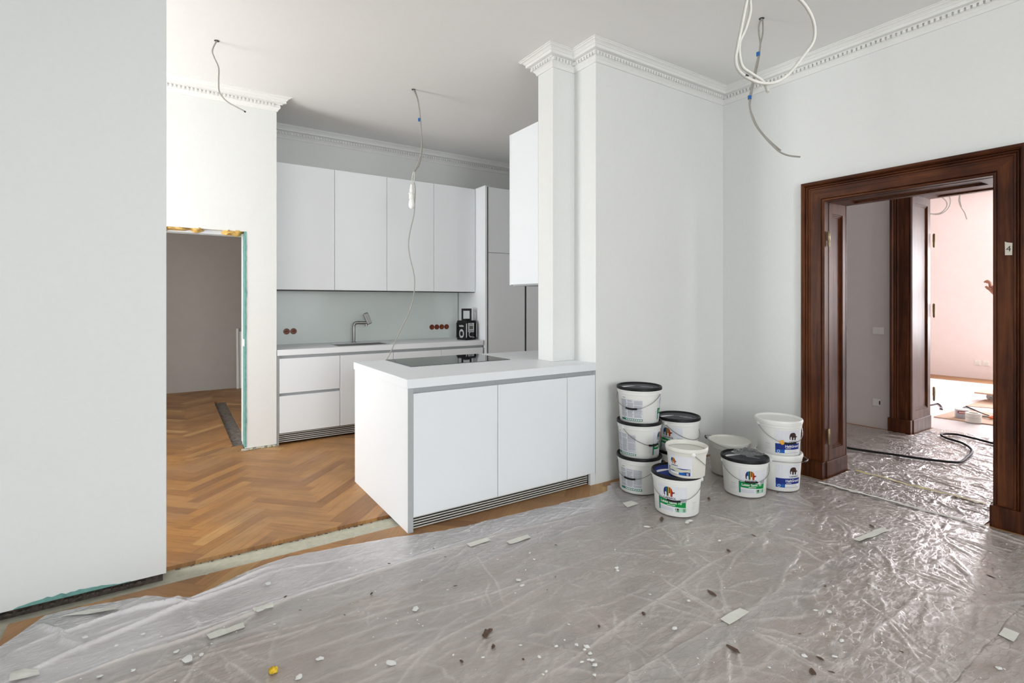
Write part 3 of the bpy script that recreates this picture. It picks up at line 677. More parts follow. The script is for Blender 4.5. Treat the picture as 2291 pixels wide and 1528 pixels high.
# ------------------------------------------------------------------ kitchen: back run
BF = 5.502; X0B = 0.866; BX = [0.884, 1.474, 2.061, 2.648, 3.212]
wb = thing('back_worktop', (2.0, 5.85, ZT), 'white worktop along the back wall with sink', 'worktop')
SKX0, SKX1, SKY0, SKY1 = 1.49, 2.048, 5.605, 5.955
boxes('slab', [(X0B, SKX0, BF - 0.004, 6.198, ZT - 0.057, ZT), (SKX1, 3.208, BF - 0.004, 6.198, ZT - 0.057, ZT), (SKX0, SKX1, BF - 0.004, SKY0, ZT - 0.057, ZT), (SKX0, SKX1, SKY1, 6.198, ZT - 0.057, ZT)], M['cab'], wb)
sk = thing('sink', ((SKX0 + SKX1) / 2, 5.8, ZT - 0.2), 'brushed steel undermount sink in the back worktop', 'sink')
boxes('basin', [(SKX0 - 0.004, SKX0 + 0.001, SKY0, SKY1, ZT - 0.2, ZT - 0.004), (SKX1 - 0.001, SKX1 + 0.004, SKY0, SKY1, ZT - 0.2, ZT - 0.004), (SKX0, SKX1, SKY0 - 0.004, SKY0 + 0.001, ZT - 0.2, ZT - 0.004), (SKX0, SKX1, SKY1 - 0.001, SKY1 + 0.004, ZT - 0.2, ZT - 0.004), (SKX0, SKX1, SKY0, SKY1, ZT - 0.204, ZT - 0.2)], M['steel'], sk)
boxes('rim', [(SKX0 - 0.008, SKX0, SKY0 - 0.008, SKY1 + 0.008, ZT, ZT + 0.0015), (SKX1, SKX1 + 0.008, SKY0 - 0.008, SKY1 + 0.008, ZT, ZT + 0.0015), (SKX0, SKX1, SKY0 - 0.008, SKY0, ZT, ZT + 0.0015), (SKX0, SKX1, SKY1, SKY1 + 0.008, ZT, ZT + 0.0015)], M['steel'], sk)
lathe('drain', [(0.045, 0), (0.045, 0.004), (0.03, 0.003)], ((SKX0 + SKX1) / 2, 5.8, ZT - 0.1995), M['steel'], sk, segs=24)
fc = thing('faucet', (1.776, 6.04, ZT), 'angular steel tap with tilted lever beside the sink', 'faucet')
fy = 6.04
lathe('base', [(0.028, 0), (0.028, 0.006), (0.021, 0.01)], (1.776, fy, ZT), M['steel'], fc, segs=24)
tube('spout', [(1.776, fy, ZT + 0.008), (1.776, fy, ZT + 0.10), (1.776, fy, ZT + 0.185), (1.779, fy - 0.002, ZT + 0.205), (1.790, fy - 0.006, ZT + 0.222), (1.810, fy - 0.014, ZT + 0.230), (1.87, fy - 0.04, ZT + 0.230), (1.925, fy - 0.064, ZT + 0.230)], 0.0185, M['steel'], fc, segs=14, sm=5)
lathe('aerator', [(0.013, 0), (0.013, 0.03)], (1.905, fy - 0.055, ZT + 0.19), M['steel'], fc, segs=18)
v, f = bevelled(*bxv(-0.03, 0.03, -0.016, 0.016, -0.02, 0.12), 0.01, 2)
rm = Matrix.Translation((1.935, fy - 0.068, ZT + 0.232)) @ Matrix.Rotation(math.radians(-22), 4, Vector((0.4, 0.9, 0)).normalized())
mk('lever', [tuple(rm @ Vector(p)) for p in v], f, M['steel'], fc)

bl = ['white base unit with two drawers beside the wall stub', 'white base cabinet with plain door below the sink', 'white base cabinet half hidden behind the cooktop', 'white base cabinet at the right end below the radio']
for i in range(4):
    a, b = BX[i], BX[i + 1]
    e = thing('base_cabinet', ((a + b) / 2, 5.8, 0), bl[i], 'cabinet', 'base cabinets along the back wall')
    boxes('body', [(a, b - 0.001, BF + 0.04, 6.19, KZ, ZT - 0.215 if i == 1 else DT - 0.02)], M['cab'], e)
    boxes('grip_profile', [(a, b - 0.001, BF + 0.032, BF + 0.036, DT - 0.03, TOPB - 0.001), (a, b - 0.001, BF + 0.036, BF + 0.095, TOPB - 0.012, TOPB - 0.001)], M['grey_profile'], e)
    if i == 0:
        boxes('grip_profile', [(a, b - 0.001, BF + 0.030, BF + 0.034, 0.44, 0.56)], M['grey_profile'], e)
        box('drawer_front', a + G, b - G, BF + 0.004, BF + 0.024, 0.512, DT + 0.003, M['cab'], e, bev=0.0015)
        box('drawer_front', a + G, b - G, BF + 0.004, BF + 0.024, 0.117, 0.484, M['cab'], e, bev=0.0015)
    else: box('door', a + G, b - G, BF + 0.004, BF + 0.024, 0.117, DT + 0.003, M['cab'], e, bev=0.0015)
box('filler_strip', X0B - 0.003, 0.883, BF + 0.006, BF + 0.05, 0.0, TOPB - 0.001, M['grey_profile'], bpy.data.objects['base_cabinet'])
grille('plinth_grille', 0.886, 3.2, BF + 0.030, 0.018, 0.112, 5, 'slatted plinth grille under the back base units')
sp = tag(box('splashback', X0B - 0.003, 3.222, 6.20, KB - 0.001, ZT - 0.06, 1.553, M['splash']), 'grey-green glass splashback behind the sink', 'splashback')
UF = 5.733; UX = [0.889, 1.477, 2.064, 2.653, 3.232]; UZ0, UZ1 = 1.546, 2.855
UX[0] = 0.862
ul = ['tall white wall cabinet farthest left above the tap, beside the wall stub', 'second tall white wall cabinet from the left, above the sink', 'third tall white wall cabinet from the left, behind the hanging bulb', 'tall white wall cabinet at the right end, above the radio']
for i in range(4):
    e = thing('wall_cabinet', ((UX[i] + UX[i + 1]) / 2, 6.0, UZ0), ul[i], 'cabinet', 'wall cabinets above the sink')
    box('body', UX[i], UX[i + 1] - 0.001, UF + 0.022, KB - 0.001, UZ0 + 0.008, UZ1, M['cab'], e)
    box('door', UX[i] + G, UX[i + 1] - G, UF, UF + 0.02, UZ0, UZ1, M['cab'], e, bev=0.0012)
    box('bottom_profile', UX[i], UX[i + 1] - 0.001, UF + 0.024, UF + 0.30, UZ0 - 0.008, UZ0 + 0.0075, M['dark_joint'], e)
tp = tag(box('tall_side_panel', 3.235, 3.262, BF - 0.010, KB - 0.002, 0.0, 2.862, M['cab'], bev=0.001), 'bright white full-height side panel beside the radio', 'panel')
TX = [3.262, 3.845, 4.376]
tl_ = ['tall white larder cabinet with split doors right of the radio', 'tall white larder cabinet mostly hidden behind the pier']
for i in range(2):
    a, b = TX[i], TX[i + 1]
    e = thing('tall_cabinet', ((a + b) / 2, 5.9, 0), tl_[i], 'cabinet', 'tall larder cabinets')
    box('body', a + 0.001, b, BF + 0.03, KB - 0.002, 0.1, 2.85, M['cab'], e)
    box('grip_recess', a + 0.001, a + 0.022, BF + 0.012, BF + 0.029, 0.1, 2.85, M['dark_joint'], e)
    box('upper_door', a + 0.022, b - 0.012, BF - 0.006, BF + 0.014, 2.036, 2.848, M['cab'], e, bev=0.0012)
    box('lower_door', a + 0.022, b - 0.012, BF - 0.006, BF + 0.014, 0.11, 2.031, M['cab'], e, bev=0.0012)
    box('plinth', a + 0.001, b, BF + 0.03, BF + 0.05, 0.0, 0.1, M['grey_profile'], e)
pc_ = thing('pier_cabinet', (2.7, 3.65, 1.57), 'white wall cabinet hung behind the pier above the island', 'cabinet')
box('body', PX1 - 0.002, 3.12, PY2 + 0.002, 3.84, 1.572, 2.912, M['cab'], pc_, bev=0.001)
box('door', PX1 - 0.002, 3.12, 3.842, 3.862, 1.568, 2.912, M['cab'], pc_, bev=0.001)
box('bottom_profile', PX1 + 0.01, 3.11, PY2 + 0.01, 3.82, 1.560, 1.5715, M['grey_profile'], pc_)

# sockets without covers on the splashback
sl = ['round brown socket box without cover, left one of the pair by the stub', 'round brown socket box without cover, right one of the pair by the stub', 'round brown socket box, leftmost of the four beside the radio', 'round brown socket box, second of the four beside the radio', 'round brown socket box, third of the four beside the radio', 'round brown socket box, nearest the radio']
for i, (x, z) in enumerate(((1.072, 1.087), (1.145, 1.088), (2.840, 1.088), (2.911, 1.088), (2.982, 1.088), (3.053, 1.088))):
    e = thing('socket_box', (x, 6.2, z), sl[i], 'socket box', 'uncovered socket boxes')
    lathe('cup', [(0.034, 0.0), (0.034, 0.004), (0.030, 0.005), (0.029, 0.001)], (x, 6.1995, z), M['brown_box'], e, segs=28, axis=(0, -1, 0), ct=True)
    boxes('inner_ring', [(x - 0.017, x + 0.017, 6.192, 6.1945, z - 0.003, z + 0.003)], M['black'], e)
    for k in range(3):
        a = k * 2.1 + i
        tube('wire_end', [(x + 0.012 * math.cos(a), 6.197, z + 0.012 * math.sin(a)), (x + 0.006 * math.cos(a + 1), 6.186, z + 0.008 * math.sin(a + 1)), (x + 0.01 * math.cos(a + 2), 6.180, z + 0.012 * math.sin(a + 2))], 0.0018, M['copper'], e, segs=5, sm=3)

# ------------------------------------------------------------------ radio
RC = Vector((3.095, 5.72, ZT)); rd = thing('site_radio', RC, 'black rugged jobsite radio with carry handle on the back worktop', 'radio')
RA = math.radians(14)
RM = Matrix.Translation(RC) @ Matrix.Rotation(RA, 4, 'Z')
RS = 0.92
def rbox(nm, x0, x1, y0, y1, z0, z1, mat, bev=0.0, parent=rd):
    v, f = bxv(x0 * RS, x1 * RS, y0 * RS, y1 * RS, z0 * RS, z1 * RS)
    if bev: v, f = bevelled(v, f, bev * RS)
    return mk(nm, [tuple(RM @ Vector(p)) for p in v], f, mat, parent)
# local: y- is front, x- the speaker side
bd_ = rbox('body', -0.085, 0.085, -0.085, 0.085, 0.008, 0.240, M['black'], 0.012)
rbox('bumper', -0.095, 0.095, -0.095, 0.095, 0.0, 0.040, M['rubber'], 0.012); rbox('bumper', -0.095, 0.095, -0.095, 0.095, 0.222, 0.262, M['rubber'], 0.012)
for sx in (-1, 1):
    for sy in (-1, 1): rbox('corner_guard', sx * 0.088 - 0.012, sx * 0.088 + 0.012, sy * 0.088 - 0.012, sy * 0.088 + 0.012, 0.03, 0.235, M['rubber'], 0.006)
for sx in (-1, 1): rbox('guard_rod', sx * 0.092 - 0.005, sx * 0.092 + 0.005, -0.106, -0.098, 0.035, 0.225, M['silver'], 0.003)
fp = rbox('front_panel', -0.055, 0.055, -0.094, -0.084, 0.105, 0.232, M['silver'], 0.004)
rbox('display', -0.032, 0.032, -0.0965, -0.0935, 0.145, 0.190, M['lcd'], 0.0, fp)
for k in range(4): rbox('button', -0.035 + k * 0.02, -0.023 + k * 0.02, -0.097, -0.0935, 0.118, 0.128, M['black'], 0.001, fp)
for k in range(3): rbox('button', -0.035 + k * 0.026, -0.023 + k * 0.026, -0.097, -0.0935, 0.202, 0.210, M['black'], 0.001, fp)
dial = RM @ Vector((0, -0.086, 0.082)) ; dial = RM @ (Vector((0.0, -0.086, 0.078)) * RS)
fdir = (RM.to_3x3() @ Vector((0, -1, 0)))
lathe('dial_ring', [(0.040, 0), (0.040, 0.008), (0.032, 0.010)], dial, M['silver'], rd, segs=28, axis=fdir)
lathe('dial', [(0.027, 0.008), (0.027, 0.024), (0.022, 0.027)], dial, M['black'], rd, segs=24, axis=fdir)
sdir = (RM.to_3x3() @ Vector((-1, 0, 0)))
for zc in (0.085,):
    c = RM @ (Vector((-0.083, 0.0, zc)) * RS)
    v, f = lathe_vf([(0.042, 0.0), (0.042, 0.010), (0.032, 0.012), (0.030, 0.003)], (0, 0, 0), 28, axis=sdir)
    mk('speaker_ring', [tuple(c + Vector((p[0], p[1], p[2] * 1.35))) for p in v], f, M['silver'], rd)
    lathe('speaker_grille', [(0.030, 0.004), (0.02, 0.009), (0.004, 0.011)], c, M['rubber'], rd, segs=24, axis=sdir)
tv, tf = text_mesh('makita', 0.034, True); wtx = max(p[0] for p in tv)
mk('lettering', [tuple(RM @ (Vector((-0.0862, 0.055 - x, 0.180 + y)) * RS)) for x, y in tv], tf, M['l_white'], rd)
tv, tf = text_mesh('makita', 0.016, True)
mk('lettering', [tuple(RM @ (Vector((-0.026 + x, -0.0948, 0.216 + y)) * RS)) for x, y in tv], tf, M['ink'], fp)
hd = join([bxv(-0.055 * RS, -0.035 * RS, -0.02 * RS, 0.02 * RS, 0.255 * RS, 0.42 * RS), bxv(0.035 * RS, 0.055 * RS, -0.02 * RS, 0.02 * RS, 0.255 * RS, 0.42 * RS), bxv(-0.055 * RS, 0.055 * RS, -0.024 * RS, 0.024 * RS, 0.395 * RS, 0.425 * RS)])
mk('carry_handle', [tuple(RM @ (Matrix.Rotation(math.radians(-40), 4, 'Z') @ Vector((p[0] * 1.25, p[1], p[2])))) for p in hd[0]], hd[1], M['black'], rd)
rbox('top_block', -0.05, 0.05, -0.035, 0.035, 0.255, 0.285, M['rubber'], 0.008)
tube('tool_clip', [tuple(RM @ (Vector(p) * RS)) for p in ((0.02, -0.098, 0.028), (0.035, -0.105, 0.040), (0.05, -0.10, 0.030))], 0.004, M['silver'], rd, segs=6)

# ------------------------------------------------------------------ hanging cables
def px_path(pts, dep): return [at_d(x, y, d if d else dep) for x, y, d in [(p + (None,))[:3] for p in pts]]
def ceil_plate(parent, p): lathe('ceiling_hole', [(0.018, 0.0), (0.018, 0.002), (0.010, 0.003)], (p.x, p.y, H - 0.0032), M['dark_joint'], parent, segs=20)
# single cable over the stub doorway
p0 = at_z(485, 91, H); dep0 = (p0 - CAMP).dot(FW)
c1 = thing('ceiling_cable', p0, 'thin grey cable end hanging from the ceiling in front of the wall stub', 'cable')
tube('sheath', [p0] + px_path([(478, 104), (475, 116), (480, 130), (489, 152), (489, 180), (490, 203), (497, 216), (512, 230), (547, 249)], dep0), 0.0052, M['cable'], c1)
pe = at_d(547, 249, dep0); tube('bare_end', [pe, at_d(549, 250.5, dep0)], 0.006, M['black'], c1, sm=0); ceil_plate(c1, p0)
# pendant bulb over the island
p0 = at_z(925, 200, H); dp = (p0 - CAMP).dot(FW)
c2 = thing('pendant_cable', p0, 'pair of white cables with bare bulb hanging above the island', 'hanging lamp')
tube('cable', [p0] + px_path([(934, 222), (939, 250), (941, 275), (943, 305), (943, 330), (940, 350), (931, 375), (925, 384)], dp), 0.0062, M['cable'], c2)
tube('cable', [p0 + Vector((0.012, 0, 0))] + px_path([(935, 225), (940, 265), (944, 320), (943, 345), (938, 368), (928, 384)], dp + 0.02), 0.0062, M['cable'], c2)
tube('cable', px_path([(925, 384), (922, 398), (923, 408), (925, 413)], dp), 0.0045, M['cable_w'], c2); tube('cable', px_path([(927, 384), (927, 398), (926, 406), (923, 413)], dp), 0.0045, M['cable_w'], c2)
tube('cable', px_path([(926, 408), (928, 415), (929, 430), (928, 450), (926, 480), (918, 515), (914, 545), (917, 575), (925, 608), (927.5, 630), (925, 665), (915, 700), (898, 735), (884, 765), (875, 786)], dp), 0.0050, M['cable'], c2)
pb = at_d(866, 805, dp)
tube('cable', px_path([(875, 786), (870, 796), (865, 806), (858, 835), (856, 900), (858, 960)], dp), 0.0050, M['cable'], c2, sm=4)
lathe('cable_clip', [(0.012, 0.0), (0.012, 0.026)], at_d(938, 271, dp), M['blue'], c2, segs=12)
ceil_plate(c2, p0)
bc = at_d(921, 413, dp); sca = dp / F_PX
hl = lathe('lamp_holder', [(0.010, 0.0), (0.014, -0.02), (0.019, -0.045), (0.021, -0.075), (0.030, -0.082), (0.030, -0.090), (0.024, -0.095), (0.026, -0.135), (0.020, -0.14)], bc, M['white_pl'], c2, segs=24)
lathe('bulb', [(0.020, -0.138), (0.027, -0.165), (0.0295, -0.19), (0.026, -0.212), (0.015, -0.226), (0.003, -0.229)], bc, M['glassbulb'], c2, segs=24)
# thin doubled cable near the door wall
p0 = at_z(1704, 41, H); dp = (p0 - CAMP).dot(FW)
c3 = thing('ceiling_cable', p0, 'doubled grey cable with blue clips hanging before the door wall', 'cable')
tube('sheath', [p0] + px_path([(1698, 57), (1698, 75), (1701, 98), (1698, 120), (1692, 145), (1687, 168), (1682, 190), (1678, 215), (1677, 235), (1682, 260), (1692, 282), (1708, 303), (1725, 322), (1745, 340), (1765, 348), (1790, 351)], dp), 0.0058, M['cable'], c3)
tube('sheath', [p0 + Vector((0.01, 0, 0))] + px_path([(1707, 58), (1706, 78), (1701, 100), (1699, 122), (1695, 145), (1690, 168), (1685, 190), (1680, 218), (1678, 240), (1685, 262), (1695, 283), (1710, 303), (1727, 320), (1747, 337)], dp + 0.015), 0.0054, M['cable'], c3)
for x, y in ((1696, 121), (1677, 218)): lathe('cable_clip', [(0.012, -0.012), (0.012, 0.012)], at_d(x, y, dp), M['blue'], c3, segs=12)
ceil_plate(c3, p0)
# thick coil close to the camera
dp = 1.42
top = at_d(1700, -560, dp)
c4 = thing('coiled_cable', Vector((top.x, top.y, H)), 'thick pale cable coil hanging near the camera at the top', 'cable')
Ptop = Vector((top.x, top.y, H))
tube('sheath', [Ptop, at_d(1692, -300, 1.42), at_d(1690, -120, 1.40), at_d(1678, -30, 1.40), at_d(1668, 15, 1.40), at_d(1658, 65, 1.41), at_d(1650, 105, 1.42), at_d(1646, 135, 1.42), at_d(1653, 158, 1.41), at_d(1675, 176, 1.40), at_d(1705, 186, 1.40), at_d(1735, 184, 1.41), at_d(1765, 165, 1.42), at_d(1800, 122, 1.43), at_d(1820, 92, 1.43), at_d(1822, 58, 1.42), at_d(1810, 25, 1.41), at_d(1785, -5, 1.40), at_d(1745, -28, 1.40), at_d(1705, -30, 1.41), at_d(1680, -8, 1.42), at_d(1679, 25, 1.43), at_d(1668, 65, 1.43), at_d(1655, 95, 1.43), at_d(1655, 125, 1.43), at_d(1662, 150, 1.43), at_d(1682, 165, 1.43), at_d(1702, 178, 1.43), at_d(1712, 190, 1.43), at_d(1718, 206, 1.42)], 0.0043, M['cable_w'], c4, segs=12)
lathe('print_mark', [(0.0052, -0.004), (0.0052, 0.004)], at_d(1670, 171, 1.402), M['ink'], c4, segs=10, axis=(RT * 0.86 - Vector((0, 0, 0.5))))
ceil_plate(c4, Ptop)

# ------------------------------------------------------------------ paint buckets
ELE = [(0.17, 0.10), (0.10, 0.06), (0.04, 0.14), (0.015, 0.40), (0.05, 0.62), (0.14, 0.78), (0.28, 0.85), (0.50, 0.86), (0.66, 0.80), (0.77, 0.66), (0.80, 0.50), (0.88, 0.42), (1.0, 0.47), (0.97, 0.37), (1.02, 0.32), (0.88, 0.32), (0.82, 0.26), (0.80, 0.0), (0.63, 0.0), (0.61, 0.30), (0.50, 0.30), (0.48, 0.02), (0.30, 0.02), (0.28, 0.32), (0.21, 0.42), (0.15, 0.36), (0.13, 0.20)]
STR = [(-0.1, 0.13, 'l_purple'), (0.13, 0.25, 'l_navy'), (0.25, 0.35, 'l_teal2'), (0.35, 0.42, 'l_black'), (0.42, 0.51, 'l_yel'), (0.51, 0.58, 'l_brown'), (0.58, 0.68, 'l_or'), (0.68, 0.80, 'l_red'), (0.80, 1.1, 'l_dred')]
LM = ['l_bg', 'l_green', 'l_teal', 'l_pale', 'l_grey', 'l_txt', 'l_navy', 'l_blue', 'l_white', 'l_black', 'l_purple', 'l_teal2', 'l_lime', 'l_yel', 'l_or', 'l_red', 'l_dred', 'l_smear', 'l_brown', 'l_orange']
TXT = {}
def txt(body, size, bold=True):
    k = (body, size, bold)
    if k not in TXT: TXT[k] = text_mesh(body, size, bold)
    return TXT[k]
class Sheet:
    """flat print in (u right, v up) metres, wrapped on the bucket"""
    def __init__(s): s.V = []; s.F = []; s.m = []
    def poly(s, pts, mat, lay):
        n = len(s.V); s.V += [(p[0], p[1], lay) for p in pts]
        for t in tessellate_polygon([[Vector((p[0], p[1], 0)) for p in pts]]): s.F.append([n + i for i in t]); s.m.append(LM.index(mat))
    def rect(s, u0, u1, v0, v1, mat, lay, top=None):
        k = max(1, int((u1 - u0) / 0.012)); n = len(s.V)
        for i in range(k + 1):
            u = u0 + (u1 - u0) * i / k; t = v1 if top is None else top((u - u0) / (u1 - u0)); s.V += [(u, v0 if not callable(v0) else v0((u - u0) / (u1 - u0)), lay), (u, t, lay)]
        for i in range(k): a = n + 2 * i; s.F.append([a, a + 2, a + 3, a + 1]); s.m.append(LM.index(mat))
    def text(s, body, size, u, v, mat, lay, slope=0.0, bold=True):
        tv, tf = txt(body, size, bold); n = len(s.V); s.V += [(u + x, v + y + slope * x, lay) for x, y in tv]
        for f in tf: s.F.append([n + i for i in f]); s.m.append(LM.index(mat))
    def elephant(s, u, v, w, lay, brown=False):
        for a, b, c in STR:
            q = clip([(x, y) for x, y in ELE], a, b, -1, 2)
            if len(q) > 2: s.poly([(u + x * w, v + y * w) for x, y in q], 'l_brown' if brown else c, lay)
def rad_at(prof, z):
    for (r0, z0), (r1, z1) in zip(prof, prof[1:]):
        if z0 <= z <= z1 and z1 > z0: return r0 + (r1 - r0) * (z - z0) / (z1 - z0)
    return prof[-1][0]
def front_sheet(kind, hb):
    s = Sheet()
    if kind in ('green', 'green2'):
        s.rect(0, 0.190, 0.03, 0.200, 'l_bg', 1)
        s.rect(0.0, 0.186, lambda t: 0.062 + 0.010 * (1 - t), 0, 'l_green', 2, top=lambda t: 0.110 - 0.010 * t + 0.004 * math.sin(t * 6))
        s.rect(0.150, 0.190, 0.100, 0.122, 'l_grey', 1.5)
        s.rect(0.118, 0.190, 0.032, 0.060, 'l_pale', 2)
        s.rect(0.0, 0.012, 0.03, 0.115, 'l_teal', 2.5)
        s.elephant(0.042, 0.130, 0.074, 3); s.text('CAPAROL', 0.0185, 0.041, 0.1135, 'l_black', 3)
        s.text('Latex Samt 10', 0.0245, 0.018, 0.084, 'l_white', 3); s.rect(0.065, 0.118, 0.073, 0.0765, 'l_white', 3)
        for k in range(4): s.rect(0.012, 0.105, 0.036 + k * 0.006, 0.038 + k * 0.006, 'l_txt', 3)
        s.rect(0.128, 0.141, 0.043, 0.057, 'l_brown', 3); s.rect(0.119, 0.122, 0.045, 0.056, 'l_black', 3); s.rect(0.126, 0.143, 0.035, 0.039, 'l_black', 3)
        for k in range(7): s.rect(0.168, 0.184, 0.035 + k * 0.0032, 0.0365 + k * 0.0032, 'l_black', 3)
    elif kind == 'blue':
        s.rect(0, 0.190, 0.03, 0.200, 'l_bg', 1)
        s.rect(0, 0.190, 0.030, 0.100, 'l_navy', 2); s.rect(0.0, 0.062, 0.030, 0.056, 'l_blue', 2.5); s.rect(0.064, 0.188, 0.032, 0.056, 'l_white', 2.6)
        for k in range(3): s.rect(0.068, 0.165, 0.036 + k * 0.006, 0.038 + k * 0.006, 'l_txt', 3)
        for k in range(20):
            a, b = 2 * math.pi * k / 20, 2 * math.pi * (k + 1) / 20
            s.poly([(0.022 + 0.010 * math.cos(a), 0.043 + 0.010 * math.sin(a)), (0.022 + 0.010 * math.cos(b), 0.043 + 0.010 * math.sin(b)), (0.022 + 0.0072 * math.cos(b), 0.043 + 0.0072 * math.sin(b)), (0.022 + 0.0072 * math.cos(a), 0.043 + 0.0072 * math.sin(a))], 'l_white', 3)
        s.elephant(0.094, 0.127, 0.066, 3, True); s.text('CAPAROL', 0.0170, 0.093, 0.108, 'l_black', 3)
        s.text('HaftGrund', 0.026, 0.066, 0.073, 'l_white', 3); s.rect(0.070, 0.110, 0.063, 0.066, 'l_white', 3)
    elif kind == 'small':
        s.rect(0, 0.170, 0.018, 0.140, 'l_bg', 1)
        s.rect(0.0, 0.160, 0.016, 0.058, 'l_navy', 2, top=lambda t: 0.058 + 0.002 * t); s.rect(0.010, 0.158, lambda t: 0.036 + 0.004 * math.sin(t * 9), 0, 'l_smear', 3, top=lambda t: 0.056 + 0.003 * math.sin(t * 7))
        s.rect(0.010, 0.085, 0.018, 0.033, 'l_white', 3); s.rect(0.087, 0.128, 0.018, 0.033, 'l_blue', 3); s.rect(0.135, 0.150, 0.018, 0.034, 'l_grey', 3)
        for k in range(3): s.rect(0.013, 0.08, 0.0205 + 0.004 * k, 0.0218 + 0.004 * k, 'l_txt', 3.4)
        s.elephant(0.025, 0.082, 0.046, 3); s.text('CAPAROL', 0.012, 0.028, 0.069, 'l_black', 3)
    elif kind == 'back':
        s.rect(0, 0.175, 0.024, 0.180, 'l_bg', 1)
        for c0, c1 in ((0.003, 0.055), (0.062, 0.108), (0.113, 0.172)):
            for k in range(30):
                if random.random() < 0.06: continue
                v = 0.050 + k * 0.0043; s.rect(c0, c1 - 0.012 * random.random() * (random.random() < 0.5), v, v + 0.0030, 'l_txt' if random.random() < 0.6 else 'l_grey', 2)
        s.rect(0, 0.175, 0.024, 0.040, 'l_teal', 2); [s.rect(0.045 + 0.016 * q, 0.057 + 0.016 * q, 0.028, 0.036, 'l_white', 3) for q in range(8)]; s.rect(0.03, 0.036, 0.042, 0.048, 'l_red', 3)
        s.rect(0.02, 0.045, 0.190, 0.193, 'l_black', 3)
    return s
def stamp_sheet():
    s = Sheet()
    for k, (a, b) in enumerate(((0, 0.035), (0, 0.045), (0.006, 0.04))): s.rect(a, b, 0.05 + k * 0.012, 0.0515 + k * 0.012, 'l_grey', 1)
    s.rect(0.008, 0.042, 0.086, 0.0875, 'l_grey', 1); s.rect(0.008, 0.042, 0.093, 0.0945, 'l_grey', 1); s.rect(0.008, 0.0095, 0.086, 0.0945, 'l_grey', 1)
    return s
def wrap(name, s, prof, c, ang, scale_r, parent, spin_u=0.0, sz=1.0):
    """u runs clockwise seen from above (left to right for a viewer outside)"""
    V = []; umax = max(p[0] for p in s.V) * sz
    for u, v, lay in s.V:
        z = v * sz; r = rad_at(prof, z) * scale_r + 0.0005 + 0.00022 * lay; a = ang + (u * sz - umax / 2) / (rad_at(prof, 0.1) * scale_r)
        V.append((c[0] + r * math.cos(a), c[1] + r * math.sin(a), c[2] + z))
    return mk(name, V, s.F, [M[k] for k in LM], parent, fm=s.m)
BIG = [(0.139, 0.0), (0.142, 0.004), (0.155, 0.205), (0.156, 0.212), (0.160, 0.214), (0.161, 0.232), (0.164, 0.234), (0.164, 0.250), (0.160, 0.252)]
SML = [(0.113, 0.0), (0.115, 0.003), (0.124, 0.140), (0.125, 0.146), (0.132, 0.148), (0.134, 0.166), (0.136, 0.168), (0.136, 0.184), (0.133, 0.189), (0.128, 0.186), (0.126, 0.172), (0.124, 0.160)]
LID = [(0.1615, 0.244), (0.1675, 0.246), (0.168, 0.258), (0.165, 0.266), (0.160, 0.268), (0.156, 0.266), (0.153, 0.256), (0.150, 0.254), (0.10, 0.2545), (0.02, 0.255)]
PITCH = 0.2555
def handle(e, c, R, z, ang, tilt, mat_grip, r_body, grip=True):
    """wire bail hinged at ang+-90deg, dropped by tilt; grip at mid arc"""
    ax = Vector((-math.sin(ang), math.cos(ang), 0)); fwv = Vector((math.cos(ang), math.sin(ang), 0)) * math.cos(tilt) + Vector((0, 0, -1)) * math.sin(tilt); o = Vector((c[0], c[1], c[2] + z))
    pts = [o + ax * (R * math.cos(t)) + fwv * ((R + 0.03) * math.sin(t)) for t in [math.pi * k / 24 for k in range(25)]]
    tube('bail', pts, 0.0021, M['wire'], e, segs=6, sm=0)
    if grip: tube('grip', pts[10:15], 0.0065, mat_grip, e, segs=10, sm=0)
    for sg in (1, -1):
        q = o + ax * (sg * (r_body - 0.002)); lathe('ear', [(0.013, 0.0), (0.013, 0.007), (0.007, 0.010)], q, M['white_pl'], e, segs=12, axis=ax * sg)
def cam_ang(c): return math.atan2(-c[1], -c[0])
def bucket(c, label, kind, lab_ang, lid='black', h_ang=0.0, h_tilt=0.6, grp=None, back_ang=None, stamp=None, mat='white_pl', grip=True, R=0.160):
    e = thing('paint_bucket', c, label, 'bucket', grp)
    lathe('body', BIG, c, M[mat], e, segs=56, ct=False)
    for k in range(20 if lid == 'black' else 0): pass
    ld = lathe('lid', LID, c, M['black'] if lid == 'black' else M['white_pl' if mat == 'white_pl' else mat], e, segs=56, cb=False)
    a0 = cam_ang(c)
    if kind: wrap('print_label', front_sheet(kind, 0), BIG, c, a0 + lab_ang, 1.0, e)
    if back_ang is not None: wrap('print_label', front_sheet('back', 0), BIG, c, a0 + back_ang, 1.0, e)
    if stamp is not None: wrap('stamp_print', stamp_sheet(), BIG, c, a0 + stamp, 1.0, e)
    handle(e, c, R + 0.006, 0.224, a0 + h_ang, h_tilt, M['black'], 0.162, grip)
    return e, ld
